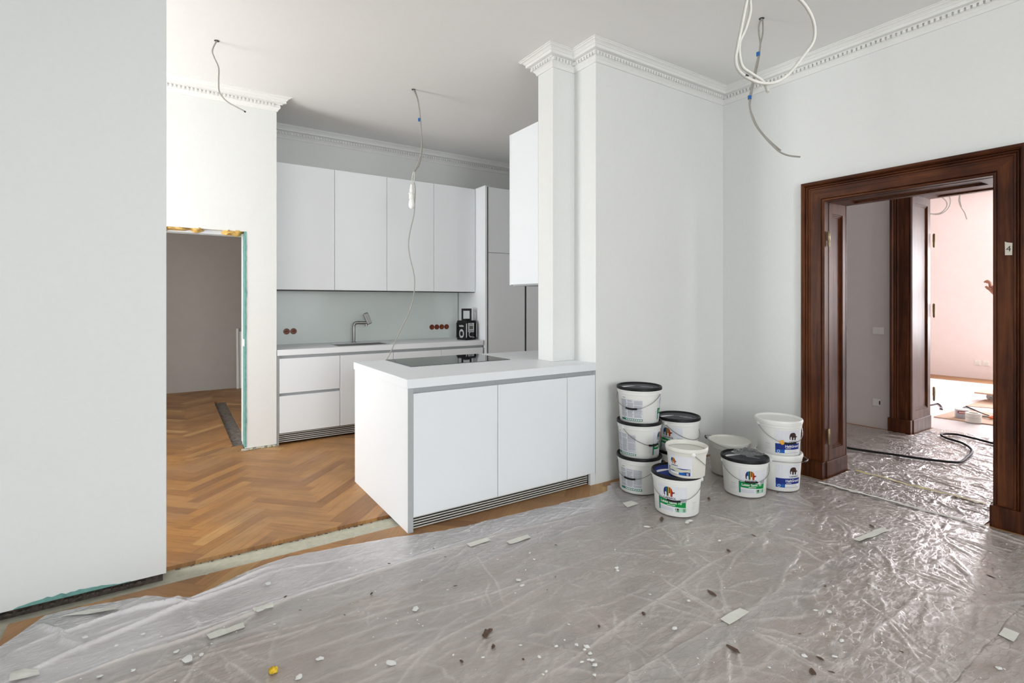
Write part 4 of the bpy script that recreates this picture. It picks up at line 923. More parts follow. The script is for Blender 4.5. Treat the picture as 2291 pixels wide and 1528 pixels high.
def lid_print(ld, c, seed, emblem=False):
    z = c[2] + 0.2556; a0 = cam_ang(c)
    def P(u, v, dz=0.0):  # u right, v away, as seen from the camera
        r = Vector((math.cos(a0), math.sin(a0), 0)); t = Vector((-r.y, r.x, 0)); q = Vector(c) + t * u - r * v; return (q.x, q.y, z + dz)
    m = [M['l_darkgrey'], M['l_grey'], M['l_white'], M['l_lime'], M['l_navy']]
    V, Fc, fm = [], [], []
    n = 40
    V += [P(0.145 * math.cos(2 * math.pi * k / n), 0.145 * math.sin(2 * math.pi * k / n)) for k in range(n)]; Fc.append(list(range(n))); fm.append(4 if seed == 3 else 0)
    b = len(V); V += [P(-0.135 * math.cos(t), -0.05 + 0.09 * math.sin(t), 0.0006) for t in [0.2 + 1.2 * k / 8 for k in range(9)]] + [P(-0.125, -0.06, 0.0006)]; Fc.append(list(range(b, len(V)))); fm.append(2)
    for k in range(2 + seed % 2):
        b = len(V); u = -0.02 + 0.03 * k; v = 0.03 - 0.03 * k; V += [P(u, v, .0008), P(u + 0.09, v - 0.012, .0008), P(u + 0.09, v - 0.004, .0008), P(u, v + 0.008, .0008)]; Fc.append([b, b + 1, b + 2, b + 3]); fm.append(1 + (k % 2))
    mk('lid_print', V, Fc, m, ld, fm=fm)
ZF = 0.0115                                    # top of the film where buckets stand
def bpos(px, py, lev, top=0.262): p = at_z(px, py, ZF + lev * PITCH + top); return (p.x, p.y, ZF + lev * PITCH)
def stackpos(c, k): return (c[0], c[1], ZF + k * PITCH)
cA = bpos(1430, 863, 2); cA = (cA[0], cA[1], ZF)
gA = 'stack of three paint buckets by the pier'
bucket(stackpos(cA, 0), 'lowest black-lidded paint bucket of the tall stack by the pier', 'green', 1.75, h_ang=-0.45, h_tilt=0.62, back_ang=-0.45, grp=gA)
bucket(stackpos(cA, 1), 'middle black-lidded paint bucket of the tall stack by the pier', 'green', 1.35, h_ang=0.75, h_tilt=0.66, back_ang=-0.75, stamp=0.62, grp=gA)
e_, ld_ = bucket(stackpos(cA, 2), 'topmost black-lidded paint bucket of the tall stack by the pier', 'green', 1.70, h_ang=-0.36, h_tilt=0.60, back_ang=-0.42, stamp=1.0, grp=gA); lid_print(ld_, stackpos(cA, 2), 2)
cK = bpos(1517, 930, 1); cK = (cK[0], cK[1], ZF)
gK = 'two stacked buckets behind the tall stack'
bucket(stackpos(cK, 0), 'lower paint bucket with black lid hidden behind the tall stack', 'green', -0.6, h_ang=2.2, h_tilt=0.62, grp=gK)
e_, ld_ = bucket(stackpos(cK, 1), 'upper paint bucket with black lid behind the tall stack, green label', 'green', -0.42, h_ang=0.95, h_tilt=0.62, stamp=0.75, grp=gK, grip=False); lid_print(ld_, stackpos(cK, 1), 1)
cB = bpos(1514, 1052, 0)
e_, ld_ = bucket(cB, 'front paint bucket with green label and black lid carrying a small white tub', 'green', -0.22, h_ang=-0.12, h_tilt=0.66, stamp=0.85); lid_print(ld_, cB, 3)
# small open tub on it
cS = at_z(1536, 999, ZF + 0.256 + 0.188); cS = (cS.x, cS.y, ZF + 0.2685)
eS = thing('paint_tub', cS, 'small open white paint tub standing on the front bucket', 'bucket')
lathe('body', SML, cS, M['cream_pl'], eS, segs=48, ct=False); lathe('paint_inside', [(0.123, 0.158), (0.05, 0.157), (0.01, 0.157)], cS, M['cream_pl'], eS, segs=48, cb=False)
wrap('print_label', front_sheet('small', 0), SML, cS, cam_ang(cS) - 0.42, 1.0, eS)
handle(eS, cS, 0.138, 0.158, cam_ang(cS) + 1.9, 0.7, M['white_pl'], 0.133, False)
cR = bpos(1666, 1019, 0)
e_, ld_ = bucket(cR, 'black-lidded paint bucket with green label, plastic bag on its lid', 'green2', 0.38, h_ang=0.28, h_tilt=0.60, stamp=-0.55); lid_print(ld_, cR, 2)
cH = bpos(1734, 936, 1); cH = (cH[0] + 0.046, cH[1], ZF)
gH = 'two stacked primer buckets beside the door'
bucket(stackpos(cH, 0), 'lower white-lidded bucket with navy label beside the doorway', 'blue', 0.52, lid='white', h_ang=1.25, h_tilt=-0.02, grp=gH)
bucket(stackpos(cH, 1), 'upper white-lidded bucket with navy label and orange sticker beside the doorway', 'blue', 0.50, lid='white', h_ang=0.55, h_tilt=0.66, stamp=-0.5, grp=gH)
q = Vector(stackpos(cH, 1)); a = cam_ang(cH) + 0.12; r = 0.171; zz = q.z + 0.100
pp = []
for da, dz in ((-0.14, 0.022), (0.10, 0.030), (0.12, -0.002), (0.02, -0.006)): pp.append((q.x + (r - 0.012) * math.cos(a + da), q.y + (r - 0.012) * math.sin(a + da), zz + dz))
mk('sticker', pp, [[0, 1, 2, 3]], M['l_orange'], bpy.data.objects['paint_bucket.008'])
cG = bpos(1632, 983, 0, 0.268)
bucket(cG, 'plain dusty white bucket with raised handle in the corner', None, 0, lid='white', h_ang=-1.45, h_tilt=-0.28, mat='cream_pl')
BUCK = [cA, cK, cB, cR, cH, cG]
# crumpled clear bag on the right bucket
bz = cR[2] + 0.2705
a0 = cam_ang(cR); rr_ = Vector((math.cos(a0), math.sin(a0), 0)); tt_ = Vector((-rr_.y, rr_.x, 0))
V, Fc = [], []; NB_ = 70
for j in range(NB_ + 1):
    for i in range(NB_ + 1):
        u, v_ = 2 * i / NB_ - 1, 2 * j / NB_ - 1
        m_ = 1 - 0.35 * abs(u * v_); pu, pv = u * m_, v_ * m_; rad = math.hypot(pu, pv)
        rg = 1 - abs(noise.noise(Vector((pu * 1.9 + 3, pv * 2.3, 0.4)))) * 2; rg2 = 1 - abs(noise.noise(Vector((pu * 5 + 1, pv * 4.4, 2.4)))) * 2
        z = max(0, 1 - rad ** 2) ** 0.5 * 0.030 * (0.35 + 0.9 * max(0, rg)) + 0.010 * max(0, rg2) * (1.2 - rad) + 0.0025
        p = Vector((cR[0], cR[1], bz + z)) + tt_ * (0.118 * pu + 0.025 + 0.012 * noise.noise(Vector((u * 3, v_ * 3, 7)))) - rr_ * (0.082 * pv + 0.010 + 0.012 * noise.noise(Vector((u * 3, v_ * 3, 9))))
        V.append(tuple(p))
for j in range(NB_):
    for i in range(NB_): a = j * (NB_ + 1) + i; Fc.append([a, a + 1, a + NB_ + 2, a + NB_ + 1])
tag(mk('plastic_bag', V, Fc, M['bag'], smooth=True), 'crumpled clear plastic bag lying on the black bucket lid', 'plastic bag')

# ------------------------------------------------------------------ painters' film
CELL = 0.008
GX0, GX1, GY0, GY1 = -0.80, 7.40, -1.0, 3.30
nx, ny = int((GX1 - GX0) / CELL) + 1, int((GY1 - GY0) / CELL) + 1
xs = GX0 + CELL * np.arange(nx); ys = GY0 + CELL * np.arange(ny)
W = np.zeros((ny, nx))
def ridge(x0, y0, x1, y1, w, a, wob=0.015, fade=True):
    """soft fold along a segment"""
    L = math.hypot(x1 - x0, y1 - y0)
    i0 = max(0, int((min(x0, x1) - 5 * w - wob - GX0) / CELL)); i1 = min(nx, int((max(x0, x1) + 5 * w + wob - GX0) / CELL) + 2)
    j0 = max(0, int((min(y0, y1) - 5 * w - wob - GY0) / CELL)); j1 = min(ny, int((max(y0, y1) + 5 * w + wob - GY0) / CELL) + 2)
    if i1 <= i0 or j1 <= j0: return
    X, Y = np.meshgrid(xs[i0:i1], ys[j0:j1]); ux, uy = (x1 - x0) / L, (y1 - y0) / L
    s = (X - x0) * ux + (Y - y0) * uy; d = -(X - x0) * uy + (Y - y0) * ux
    ph = rng.random() * 6.28; d = d - wob * np.sin(s / L * 5.5 + ph) - 0.3 * wob * np.sin(s / L * 17 + 2 * ph)
    t = np.clip(s / L, 0, 1); env = np.where((s > -w) & (s < L + w), np.sin(np.pi * np.clip((s + w) / (L + 2 * w), 0, 1)) ** (0.6 if fade else 0.2), 0)
    W[j0:j1, i0:i1] = np.maximum(W[j0:j1, i0:i1], a * env * np.exp(-np.abs(d / w) ** 1.5))
for k in range(1500):    # drawn folds running along the room
    x, y = -0.8 + 5.1 * rng.random(), -0.6 + 3.5 * rng.random(); L = 0.15 + 0.7 * rng.random() ** 2; a = rng.normal(0.10, 0.28)
    if rng.random() < 0.22: a += rng.choice([-0.9, 0.9, 1.4])
    ridge(x, y, x + L * math.cos(a), y + L * math.sin(a), 0.0040 + 0.0050 * rng.random() ** 2, 0.0015 + 0.0045 * rng.random() ** 2)
for cx, cy, n_, Lm in ((2.05, 1.34, 26, 0.55), (3.30, 1.42, 18, 0.45), (3.25, 0.80, 26, 0.6), (2.45, 1.9, 14, 0.4), (3.05, 1.8, 16, 0.5), (0.15, 2.45, 10, 0.5), (1.5, 2.68, 10, 0.5), (3.7, 1.75, 22, 0.5), (3.9, 1.2, 22, 0.45)):
    for k in range(n_):  # stars of creases pulled towards the tape
        a = 2 * math.pi * rng.random(); r0 = 0.03 + 0.06 * rng.random(); L = Lm * (0.3 + 0.7 * rng.random())
        ridge(cx + r0 * math.cos(a), cy + r0 * math.sin(a), cx + L * math.cos(a), cy + L * math.sin(a), 0.0045 + 0.004 * rng.random(), 0.003 + 0.005 * rng.random(), 0.01)
for k in range(700):     # crumpled film in the doorway and hall
    x, y = 4.15 + 2.9 * rng.random() ** 1.4, 0.4 + 2.0 * rng.random(); a = rng.normal(1.2, 0.7); L = 0.1 + 0.35 * rng.random()
    ridge(x, y, x + L * math.cos(a), y + L * math.sin(a), 0.005 + 0.007 * rng.random(), 0.003 + 0.008 * rng.random(), 0.02)
for q in (((-0.64, 2.62), (0.45, 2.96), 0.013, 0.016), ((-0.45, 2.50), (0.60, 2.66), 0.012, 0.012), ((-0.40, 2.53), (0.62, 2.70), 0.008, 0.008), ((0.05, 2.60), (1.55, 2.70), 0.010, 0.009), ((0.10, 2.64), (1.60, 2.73), 0.007, 0.007), ((0.6, 2.66), (2.6, 2.60), 0.009, 0.007), ((-0.5, 3.02), (-0.28, 2.72), 0.012, 0.022), ((-0.22, 2.98), (0.10, 2.84), 0.011, 0.026), ((-0.3, 2.80), (0.5, 3.0), 0.011, 0.016), ((-0.55, 2.86), (0.15, 2.98), 0.009, 0.014), ((0.2, 2.95), (1.1, 2.88), 0.008, 0.008), ((-0.6, 2.4), (0.9, 2.35), 0.008, 0.006), ((0.1, 2.2), (2.4, 2.12), 0.007, 0.005), ((0.3, 1.9), (1.8, 2.05), 0.007, 0.005), ((0.9, 1.55), (2.9, 1.75), 0.007, 0.006), ((2.0, 1.0), (3.4, 0.95), 0.007, 0.006), ((2.4, 0.9), (2.2, 0.5), 0.007, 0.006), ((2.9, 1.15), (2.35, 0.72), 0.006, 0.006), ((4.9, 1.9), (5.6, 1.1), 0.014, 0.012), ((5.2, 1.9), (4.9, 1.15), 0.012, 0.010)):
    ridge(q[0][0], q[0][1], q[1][0], q[1][1], q[2], q[3], 0.02)
Xg, Yg = np.meshgrid(xs, ys)
for c in BUCK:           # film pressed flat below the buckets
    d = np.hypot(Xg - c[0], Yg - c[1]); W = W * np.clip((d - 0.150) / 0.05, 0, 1)
W *= np.clip((WX - 0.10 - Xg) / 0.05, 0, 1) + np.clip((Xg - WX + 0.02) / 0.05, 0, 1)
EDGE_X = [-0.80, -0.62, -0.474, -0.30, -0.098, 0.081, 0.30, 0.531, 0.85, 1.164, 1.43, 2.0, 2.576, 2.72, 2.80, 4.4]
EDGE_Y = [2.75, 2.88, 3.11, 3.09, 3.04, 2.90, 3.02, 3.075, 3.03, 2.965, 2.89, 2.85, 2.81, 2.82, 2.90, 2.93]
def jag(x, s, a): return a * noise.noise(Vector((x * 6, s, 0))) + a * 0.5 * noise.noise(Vector((x * 21, s, 3)))
def sheet(name, x0, x1, ylo, yhi, layer, mat, label, xe=None):
    """grid of film between the curves ylo(x) and yhi(x)"""
    i0, i1 = int(round((x0 - GX0) / CELL)), int(round((x1 - GX0) / CELL))
    cols = list(range(i0, i1 + 1)); V = []; lo = [ylo(xs[i]) for i in cols]; hi = [yhi(xs[i]) for i in cols]
    nr = int(max(b - a for a, b in zip(lo, hi)) / CELL) + 1
    T = np.linspace(0, 1, nr); lo = np.array(lo); hi = np.array(hi)
    Y = lo[None, :] + (hi - lo)[None, :] * T[:, None]; X = np.repeat(xs[cols][None, :], nr, 0)
    if xe is not None: X = X + np.array([[xe(y)] for y in Y[:, 0]]) * np.linspace(-1, 1, len(cols))[None, :] ** 5
    fj = np.clip((Y - GY0) / CELL, 0, ny - 1.001); fi = np.clip((X - GX0) / CELL, 0, nx - 1.001); j = fj.astype(int); i = fi.astype(int); b = fj - j; a = fi - i
    Z = W[j, i] * (1 - a) * (1 - b) + W[j, i + 1] * a * (1 - b) + W[j + 1, i] * (1 - a) * b + W[j + 1, i + 1] * a * b
    Z = Z + 0.0015 + 0.0028 * layer
    n_ = len(cols); V = np.stack([X.ravel(), Y.ravel(), Z.ravel()], 1)
    k = np.arange((nr - 1) * n_).reshape(nr - 1, n_)[:, :-1].ravel()
    Fc = np.stack([k, k + 1, k + 1 + n_, k + n_], 1)
    me = bpy.data.meshes.new(name); org = Vector((float(X.mean()), float(Y.mean()), 0.0))
    me.from_pydata((V - np.array(org)).tolist(), [], Fc.tolist()); me.polygons.foreach_set('use_smooth', [True] * len(me.polygons)); me.materials.append(M[mat]); me.update()
    fo = me.attributes.new('fold', 'FLOAT', 'POINT'); fo.data.foreach_set('value', np.clip((Z.ravel() - 0.0015 - 0.0028 * layer) / 0.0065, 0, 1).astype(np.float32))
    o = bpy.data.objects.new(name, me); COL.objects.link(o); o.location = org; ORG[o.name] = org
    return tag(o, label, 'plastic sheet')
edge = lambda x: float(np.interp(x, EDGE_X, EDGE_Y)) + jag(x, 1, 0.014)
sheet('plastic_sheet', -0.66, 2.9, lambda x: 2.44 + jag(x, 2, 0.01), lambda x: min(edge(x), 2.955 if 1.18 < x else 9), 0, 'film_milky', 'translucent painter film strip along the island front')
sheet('plastic_sheet', -0.66, 4.30, lambda x: 1.27 + jag(x, 3, 0.01), lambda x: float(np.interp(x, [-0.8, -0.3, 0.3, 1.5, 2.65, 2.85, 4.4], [2.50, 2.53, 2.62, 2.69, 2.60, 2.93, 2.94])) + jag(x, 4, 0.012), 1, 'film', 'wrinkled translucent film across the middle of the floor, under the buckets')
sheet('plastic_sheet', -0.3, 4.28, lambda x: 0.69 + jag(x, 5, 0.008), lambda x: 1.385 + jag(x, 6, 0.012), 2, 'film', 'wrinkled film in the right foreground, overlapping the middle sheet')
sheet('plastic_sheet', -0.3, 4.28, lambda x: -0.30, lambda x: 0.745 + jag(x, 7, 0.008), 1, 'film', 'film sheet at the lower right corner of the picture')
sheet('plastic_sheet', 4.21, 4.77, lambda x: 1.072 + jag(x, 8, 0.006), lambda x: 2.032 + jag(x, 9, 0.006), 2, 'film_shiny', 'crinkled shiny film strip lying in the doorway')
sheet('plastic_sheet', 4.745, 6.54, lambda x: 0.35 + jag(x, 10, 0.02), lambda x: 3.1, 1, 'film_shiny', 'glossy film covering the hallway floor')
sheet('plastic_sheet', 6.555, 7.16, lambda x: 0.93, lambda x: 2.205, 1, 'film_shiny', 'glossy film lying in the passage to the bright far room')

# tape
def floor_z(x, y, layer):
    i, j = int((x - GX0) / CELL), int((y - GY0) / CELL)
    return 0.0015 + 0.0028 * layer + float(W[max(0, j - 2):j + 3, max(0, i - 2):i + 3].max() if 0 <= i < nx and 0 <= j < ny else 0)
def strip(name, corners, lay, mat, label, cat='tape', grp=None, n=14):
    """tape quad from four floor points, following the film"""
    A, B, C_, D = [Vector((p[0], p[1])) for p in corners]; V = []; Fc = []
    for i in range(n + 1):
        t = i / n; p, q = A.lerp(B, t), D.lerp(C_, t)
        for s_ in (0, 0.5, 1):
            r = p.lerp(q, s_); V.append((r.x, r.y, floor_z(r.x, r.y, max(lay, 1)) + 0.0022 + 0.0012 * (noise.noise(Vector((r.x * 30, r.y * 30, 1))) + 0.5)))
    for i in range(n):
        for s_ in (0, 1): a = 3 * i + s_; Fc.append([a, a + 1, a + 4, a + 3])
    return tag(mk(name, V, Fc, M[mat]), label, cat, grp)
def pxq(*pts): return [at_z(x, y, 0.008) for x, y in pts]
gT = 'masking tape on the floor film'
for pts, lay, lb in (
    ([(462, 1421), (544, 1393), (548, 1404), (470, 1432)], 1, 'long white masking tape strip on the film at lower left'),
    ([(565, 1365), (610, 1352), (612, 1359), (569, 1372)], 1, 'short white tape piece above the long strip at lower left'),
    ([(1044, 1218), (1090, 1204), (1099, 1209), (1053, 1224)], 1, 'white tape piece in front of the island, left of a pair'),
    ([(1132, 1212), (1180, 1196), (1188, 1203), (1140, 1218)], 1, 'white tape piece in front of the island, right of a pair'),
    ([(1393, 1126), (1412, 1121), (1429, 1127), (1404, 1135)], 1, 'small white tape scrap left of the front bucket'),
    ([(1611, 1386), (1655, 1361), (1677, 1371), (1632, 1399)], 2, 'white tape patch on the film seam in the foreground'),
    ([(1909, 1208), (1972, 1181), (1992, 1187), (1924, 1213)], 2, 'white tape strip on the film seam nearer the doorway'),
    ([(2234, 1421), (2247, 1405), (2281, 1418), (2268, 1438)], 2, 'square white tape patch at the lower right edge'),
    ([(136, 1377), (200, 1363), (268, 1356), (258, 1369)], 0, 'cream tape strip on bunched film beside the left wall'),
    ([(20, 1527), (24, 1503), (86, 1499), (89, 1509)], 0, 'cream crumpled tape in the lower left corner')):
    strip('masking_tape', pxq(*pts), lay, 'tape', lb, grp=gT, n=8)
strip('masking_tape', [(4.195, 2.03), (4.240, 1.05), (4.275, 1.05), (4.230, 2.03)], 2, 'tape', 'long pale tape across the floor before the doorway', n=60)
strip('masking_tape', [(4.735, 2.00), (4.70, 1.16), (4.735, 1.15), (4.770, 2.00)], 2, 'tape_y', 'long yellowish tape on the door threshold', n=60)

# paint drops and scraps
def splat_obj(name, items, mat, label, cat):
    L = []
    for x, y, r, el, an in items:
        n = 10; v = [(0, 0, 0.0022)]; z = floor_z(x, y, 2)
        for k in range(n):
            a = 2 * math.pi * k / n; rr = r * (0.75 + 0.5 * random.random()); u, w_ = rr * math.cos(a) * el, rr * math.sin(a); v.append((u * math.cos(an) - w_ * math.sin(an), u * math.sin(an) + w_ * math.cos(an), 0.0003))
        L.append(([(x + p[0], y + p[1], z + 0.0006 + p[2]) for p in v], [[0, 1 + k, 1 + (k + 1) % n] for k in range(n)]))
    o = mk(name, *join(L), mat); return tag(o, label, cat, kind='stuff')
it = []
for x, y, r in ((1313, 1453, 9), (1320, 1468, 8), (1325, 1482, 8), (1317, 1480, 6), (1331, 1492, 9), (1290, 1448, 7), (1308, 1460, 6), (1302, 1486, 5), (1380, 1275, 7), (1382, 1281, 6), (1160, 1301, 8), (1168, 1314, 9), (1509, 1410, 8), (1540, 1348, 6), (930, 1365, 12), (875, 1490, 14), (668, 1519, 12), (717, 1478, 10), (420, 1481, 16), (395, 1463, 9), (450, 1472, 8), (1244, 1452, 7), (1206, 1475, 6), (1222, 1508, 6), (1215, 1515, 5), (600, 1309, 10), (582, 1372, 11), (1543, 1168, 9), (1537, 1172, 7), (1855, 1372, 9), (1825, 1370, 6), (1448, 1182, 8), (190, 1434, 8), (320, 1423, 6), (260, 1450, 6), (224, 1518, 8), (298, 1506, 7), (1883, 1438, 8), (1868, 1475, 7), (1800, 1475, 9), (2235, 1500, 9), (1330, 1517, 6), (1610, 1213, 5), (1765, 1187, 6)):
    p = at_z(x, y); sc_ = (p - CAMP).dot(FW) / F_PX; it.append((p.x, p.y, r * sc_ * 0.62, 1.0 + 0.5 * random.random(), random.random() * 3))
for k in range(420):
    x, y = -0.5 + 4.7 * random.random(), 0.3 + 2.5 * random.random(); it.append((x, y, 0.0012 + 0.0035 * random.random() ** 2.5, 1 + random.random(), random.random() * 3))
splat_obj('paint_drops', it, M['paint'], 'white dried paint drops spattered over the floor film', 'paint spots')
it = []
for x, y in ((1087, 1424), (1094, 1417), (1103, 1452), (1592, 1330), (1630, 1236), (1686, 1202), (1480, 1163), (1586, 1118), (1740, 1106), (1641, 1459), (2216, 1293), (1836, 1480), (1818, 1508), (1950, 1180), (1440, 1378)):
    p = at_z(x, y); it.append((p.x, p.y, 0.007 + 0.006 * random.random(), 1.8 + random.random(), 0.5 + random.random()))
for k in range(60):
    it.append((0.3 + 3.9 * random.random(), 0.5 + 2.2 * random.random(), 0.002 + 0.004 * random.random(), 1.5 + random.random(), random.random() * 3))
splat_obj('wood_scraps', it, M['scrap'], 'dark wood splinters scattered on the floor film', 'debris')
p = at_z(611, 1497, 0.02); tag(blob('foam_crumb', (p.x, p.y, floor_z(p.x, p.y, 1) + 0.010), 0.016, 0.013, 0.011, M['yellow'], seed=4, amp=0.6, fq=2.5), 'small yellow foam crumb on the film in the foreground', 'foam crumb')

# ------------------------------------------------------------------ hallway and far room
for z, lb, nm in ((1.094, 'white light switch on the hallway wall', 'light_switch'), (0.289, 'white socket outlet low on the hallway wall', 'wall_socket')):
    y = 2.565; e = thing(nm, (HX, y, z), lb, 'switch' if nm == 'light_switch' else 'socket')
    box('frame', HX - 0.010, HX - 0.0005, y - 0.075 if nm == 'light_switch' else y - 0.04, y + 0.04, z - 0.04, z + 0.04, M['white_pl'], e, bev=0.003)
    box('rocker', HX - 0.014, HX - 0.010, y - 0.026, y + 0.026, z - 0.026, z + 0.026, M['white_pl'], e, bev=0.002)
    if nm == 'wall_socket': box('plug_cover', HX - 0.02, HX - 0.010, y - 0.036, y - 0.028, z - 0.02, z + 0.02, M['black'], e)
e = thing('wall_socket', (FX, 3.12, 0.297), 'double white socket outlet on the far pinkish wall', 'socket')
for dy in (-0.06, 0.06):
    box('frame', FX - 0.012, FX - 0.0005, 3.12 + dy - 0.045, 3.12 + dy + 0.045, 0.25, 0.34, M['white_pl'], e, bev=0.003)
    lathe('insert', [(0.03, 0), (0.03, 0.004), (0.02, 0.005)], (FX - 0.012, 3.12 + dy, 0.295), M['cream_pl'], e, segs=20, axis=(-1, 0, 0))
zf = 0.022
cb_ = thing('power_cable', (6.0, 1.9, 0), 'black power cable snaking over the film in the hallway', 'cable')
tube('sheath', [at_z(x, y, zf) for x, y in ((1840, 985), (1888, 1000), (1935, 1008), (2000, 1017), (2060, 1026), (2130, 1034), (2150, 1033), (2162, 1024), (2174, 1012), (2170, 1002), (2150, 990), (2120, 981), (2106, 974), (2112, 971), (2140, 972), (2180, 981), (2226, 993), (2300, 1010))], 0.0105, M['rubber'], cb_, segs=8)
c5 = thing('power_cable', (8.6, 2.4, 0), 'thin black cable on the bright floor of the far room', 'cable')
tube('sheath', [at_z(x, y, 0.01) for x, y in ((2060, 906), (2083, 906), (2098, 903), (2107, 911), (2104, 914), (2108, 916))], 0.009, M['rubber'], c5, segs=6)
tube('sheath', [at_z(x, y, 0.012) for x, y in ((2152, 917), (2160, 910), (2175, 915), (2195, 924), (2212, 930))], 0.009, M['rubber'], c5, segs=6)
c1_ = [at_z(x, y) for x, y in ((2089, 934), (2228, 953), (2290, 935), (2150, 917))]
def slab(name, pts, z0, z1, mat, label, cat): return tag(mk(name, *prism([(p.x, p.y) for p in pts], z0, z1), mat), label, cat)
slab('cardboard_sheet', c1_, 0.001, 0.012, M['card'], 'flat brown cardboard under the jars in the far room', 'cardboard')
slab('cardboard_sheet', [at_z(x, y) for x, y in ((2160, 909), (2245, 916), (2300, 895), (2208, 893))], 0.001, 0.008, M['card'], 'torn brown cardboard farther back beside the dolly', 'cardboard')
jz = 0.012
def jpos(x, y): p = at_z(x, y, jz); return (p.x, p.y, jz)
c = jpos(2152, 935); e = thing('filler_can', c, 'small grey can with red label on the cardboard', 'can'); rj = 12.5 * (Vector(c) - CAMP).dot(FW) / F_PX; hj = 1.5 * rj
lathe('body', [(rj * .96, 0), (rj, 0.004), (rj, hj)], c, M['silver'], e, segs=28); lathe('lid', [(rj * 1.02, hj), (rj * 1.02, hj + 0.008), (rj * .9, hj + 0.009)], c, M['white_pl'], e, segs=28)
s_ = Sheet(); wj = rj * 1.9; s_.rect(0, wj, 0, hj * 0.9, 'l_grey', 1); s_.rect(wj * 0.2, wj, hj * 0.58, hj * 0.85, 'l_red', 2); s_.rect(wj * 0.28, wj * 0.85, hj * 0.66, hj * 0.76, 'l_white', 3)
for k in range(3): s_.rect(wj * 0.3, wj * 0.8, hj * (0.15 + 0.12 * k), hj * (0.2 + 0.12 * k), 'l_txt', 2)
wrap('print_label', s_, [(rj, 0), (rj, 1)], (c[0], c[1], c[2] + 0.004), cam_ang(c), 1.0, e)
c = jpos(2178, 944); rj = 14 * (Vector(c) - CAMP).dot(FW) / F_PX; hj = 1.45 * rj
e = thing('tape_roll', c, 'stacked cream rolls of masking tape on the cardboard', 'tape roll')
for k in range(2): lathe('roll', [(rj * 0.62, k * hj / 2 + 0.001), (rj, k * hj / 2 + 0.001), (rj, (k + 1) * hj / 2 - 0.001), (rj * 0.62, (k + 1) * hj / 2 - 0.001), (rj * 0.60, k * hj / 2 + 0.001)], c, M['tape'], e, segs=32, cb=False, ct=False)
# tools by the casing
p = at_z(2213, 933, 0.03); e = thing('pliers', (p.x, p.y, 0.012), 'tool with red and orange grips lying on the cardboard', 'tool')
tube('jaw', [p + Vector((0.0, 0.10, -0.004)), p + Vector((0.0, 0.04, 0)), p], 0.013, M['wire'], e, segs=8, sm=4)
tube('grip', [p, p + Vector((0.05, -0.06, 0.004)), p + Vector((0.06, -0.16, 0))], 0.013, M['red'], e, segs=8, sm=5)
tube('grip', [p, p + Vector((-0.04, -0.05, 0.0)), p + Vector((-0.03, -0.17, -0.004))], 0.013, M['orange'], e, segs=8, sm=5)
# dolly with castor
p = at_z(2217, 896, 0.0); sc_ = (p - CAMP).dot(FW) / F_PX; rw = 8.0 * sc_
e = thing('dolly', (p.x, p.y - 0.2, 0), 'small transport dolly with grey castor wheel in the far room', 'dolly')
lathe('wheel', [(rw * 0.5, -0.016), (rw, -0.014), (rw, 0.014), (rw * 0.5, 0.016)], (p.x, p.y, rw), M['silver'], e, segs=28, axis=(1, 0.3, 0)); lathe('hub', [(rw * 0.25, -0.02), (rw * 0.25, 0.02)], (p.x, p.y, rw), M['black'], e, segs=16, axis=(1, 0.3, 0))
box('castor_plate', p.x - 0.03, p.x + 0.03, p.y - 0.02, p.y + 0.05, rw * 2.02, rw * 2.12, M['alu'], e); boxes('fork', [(p.x - 0.022, p.x - 0.018, p.y - 0.02, p.y + 0.02, rw * 0.9, rw * 2.02), (p.x + 0.018, p.x + 0.022, p.y - 0.02, p.y + 0.02, rw * 0.9, rw * 2.02)], M['alu'], e)
box('deck', p.x - 0.25, p.x + 0.15, p.y - 0.55, p.y + 0.12, rw * 2.12, rw * 2.12 + 0.02, M['card'], e, bev=0.003)
for dx, dy in ((-0.2, -0.45), (0.1, -0.45)): lathe('wheel', [(rw * 0.5, -0.016), (rw, -0.014), (rw, 0.014), (rw * 0.5, 0.016)], (p.x + dx, p.y + dy, rw), M['silver'], e, segs=20, axis=(1, 0.3, 0))
# cables hanging from the far room ceiling
Xc = 9.6
def fpt(x, y, X=Xc): return at_x(x, y, X)
c6 = thing('ceiling_cable', fpt(2100, 330), 'looped yellowish cable hanging from the far room ceiling', 'cable')
t0_ = fpt(2112, 330); t0_.z = 3.5
tube('sheath', [t0_, fpt(2118, 425), fpt(2126, 445), fpt(2124, 462), fpt(2112, 475), fpt(2094, 480), fpt(2074, 474), fpt(2062, 458), fpt(2066, 442), fpt(2085, 436), fpt(2106, 441), fpt(2118, 453), fpt(2116, 466), fpt(2102, 477), fpt(2080, 479)], 0.008, M['cable'], c6, segs=7)
t1_ = fpt(2148, 330); t1_.z = 3.5
c7 = thing('ceiling_cable', t1_, 'thin cable end dangling from the far room ceiling', 'cable')
tube('sheath', [t1_, fpt(2147, 430), fpt(2145, 448), fpt(2150, 463), fpt(2158, 476), fpt(2163, 491)], 0.007, M['cable'], c7, segs=7)
tube('sheath', [t1_ + Vector((0.02, 0, 0)), fpt(2148, 430), fpt(2148, 448), fpt(2151, 463)], 0.006, M['cable'], c7, segs=7)
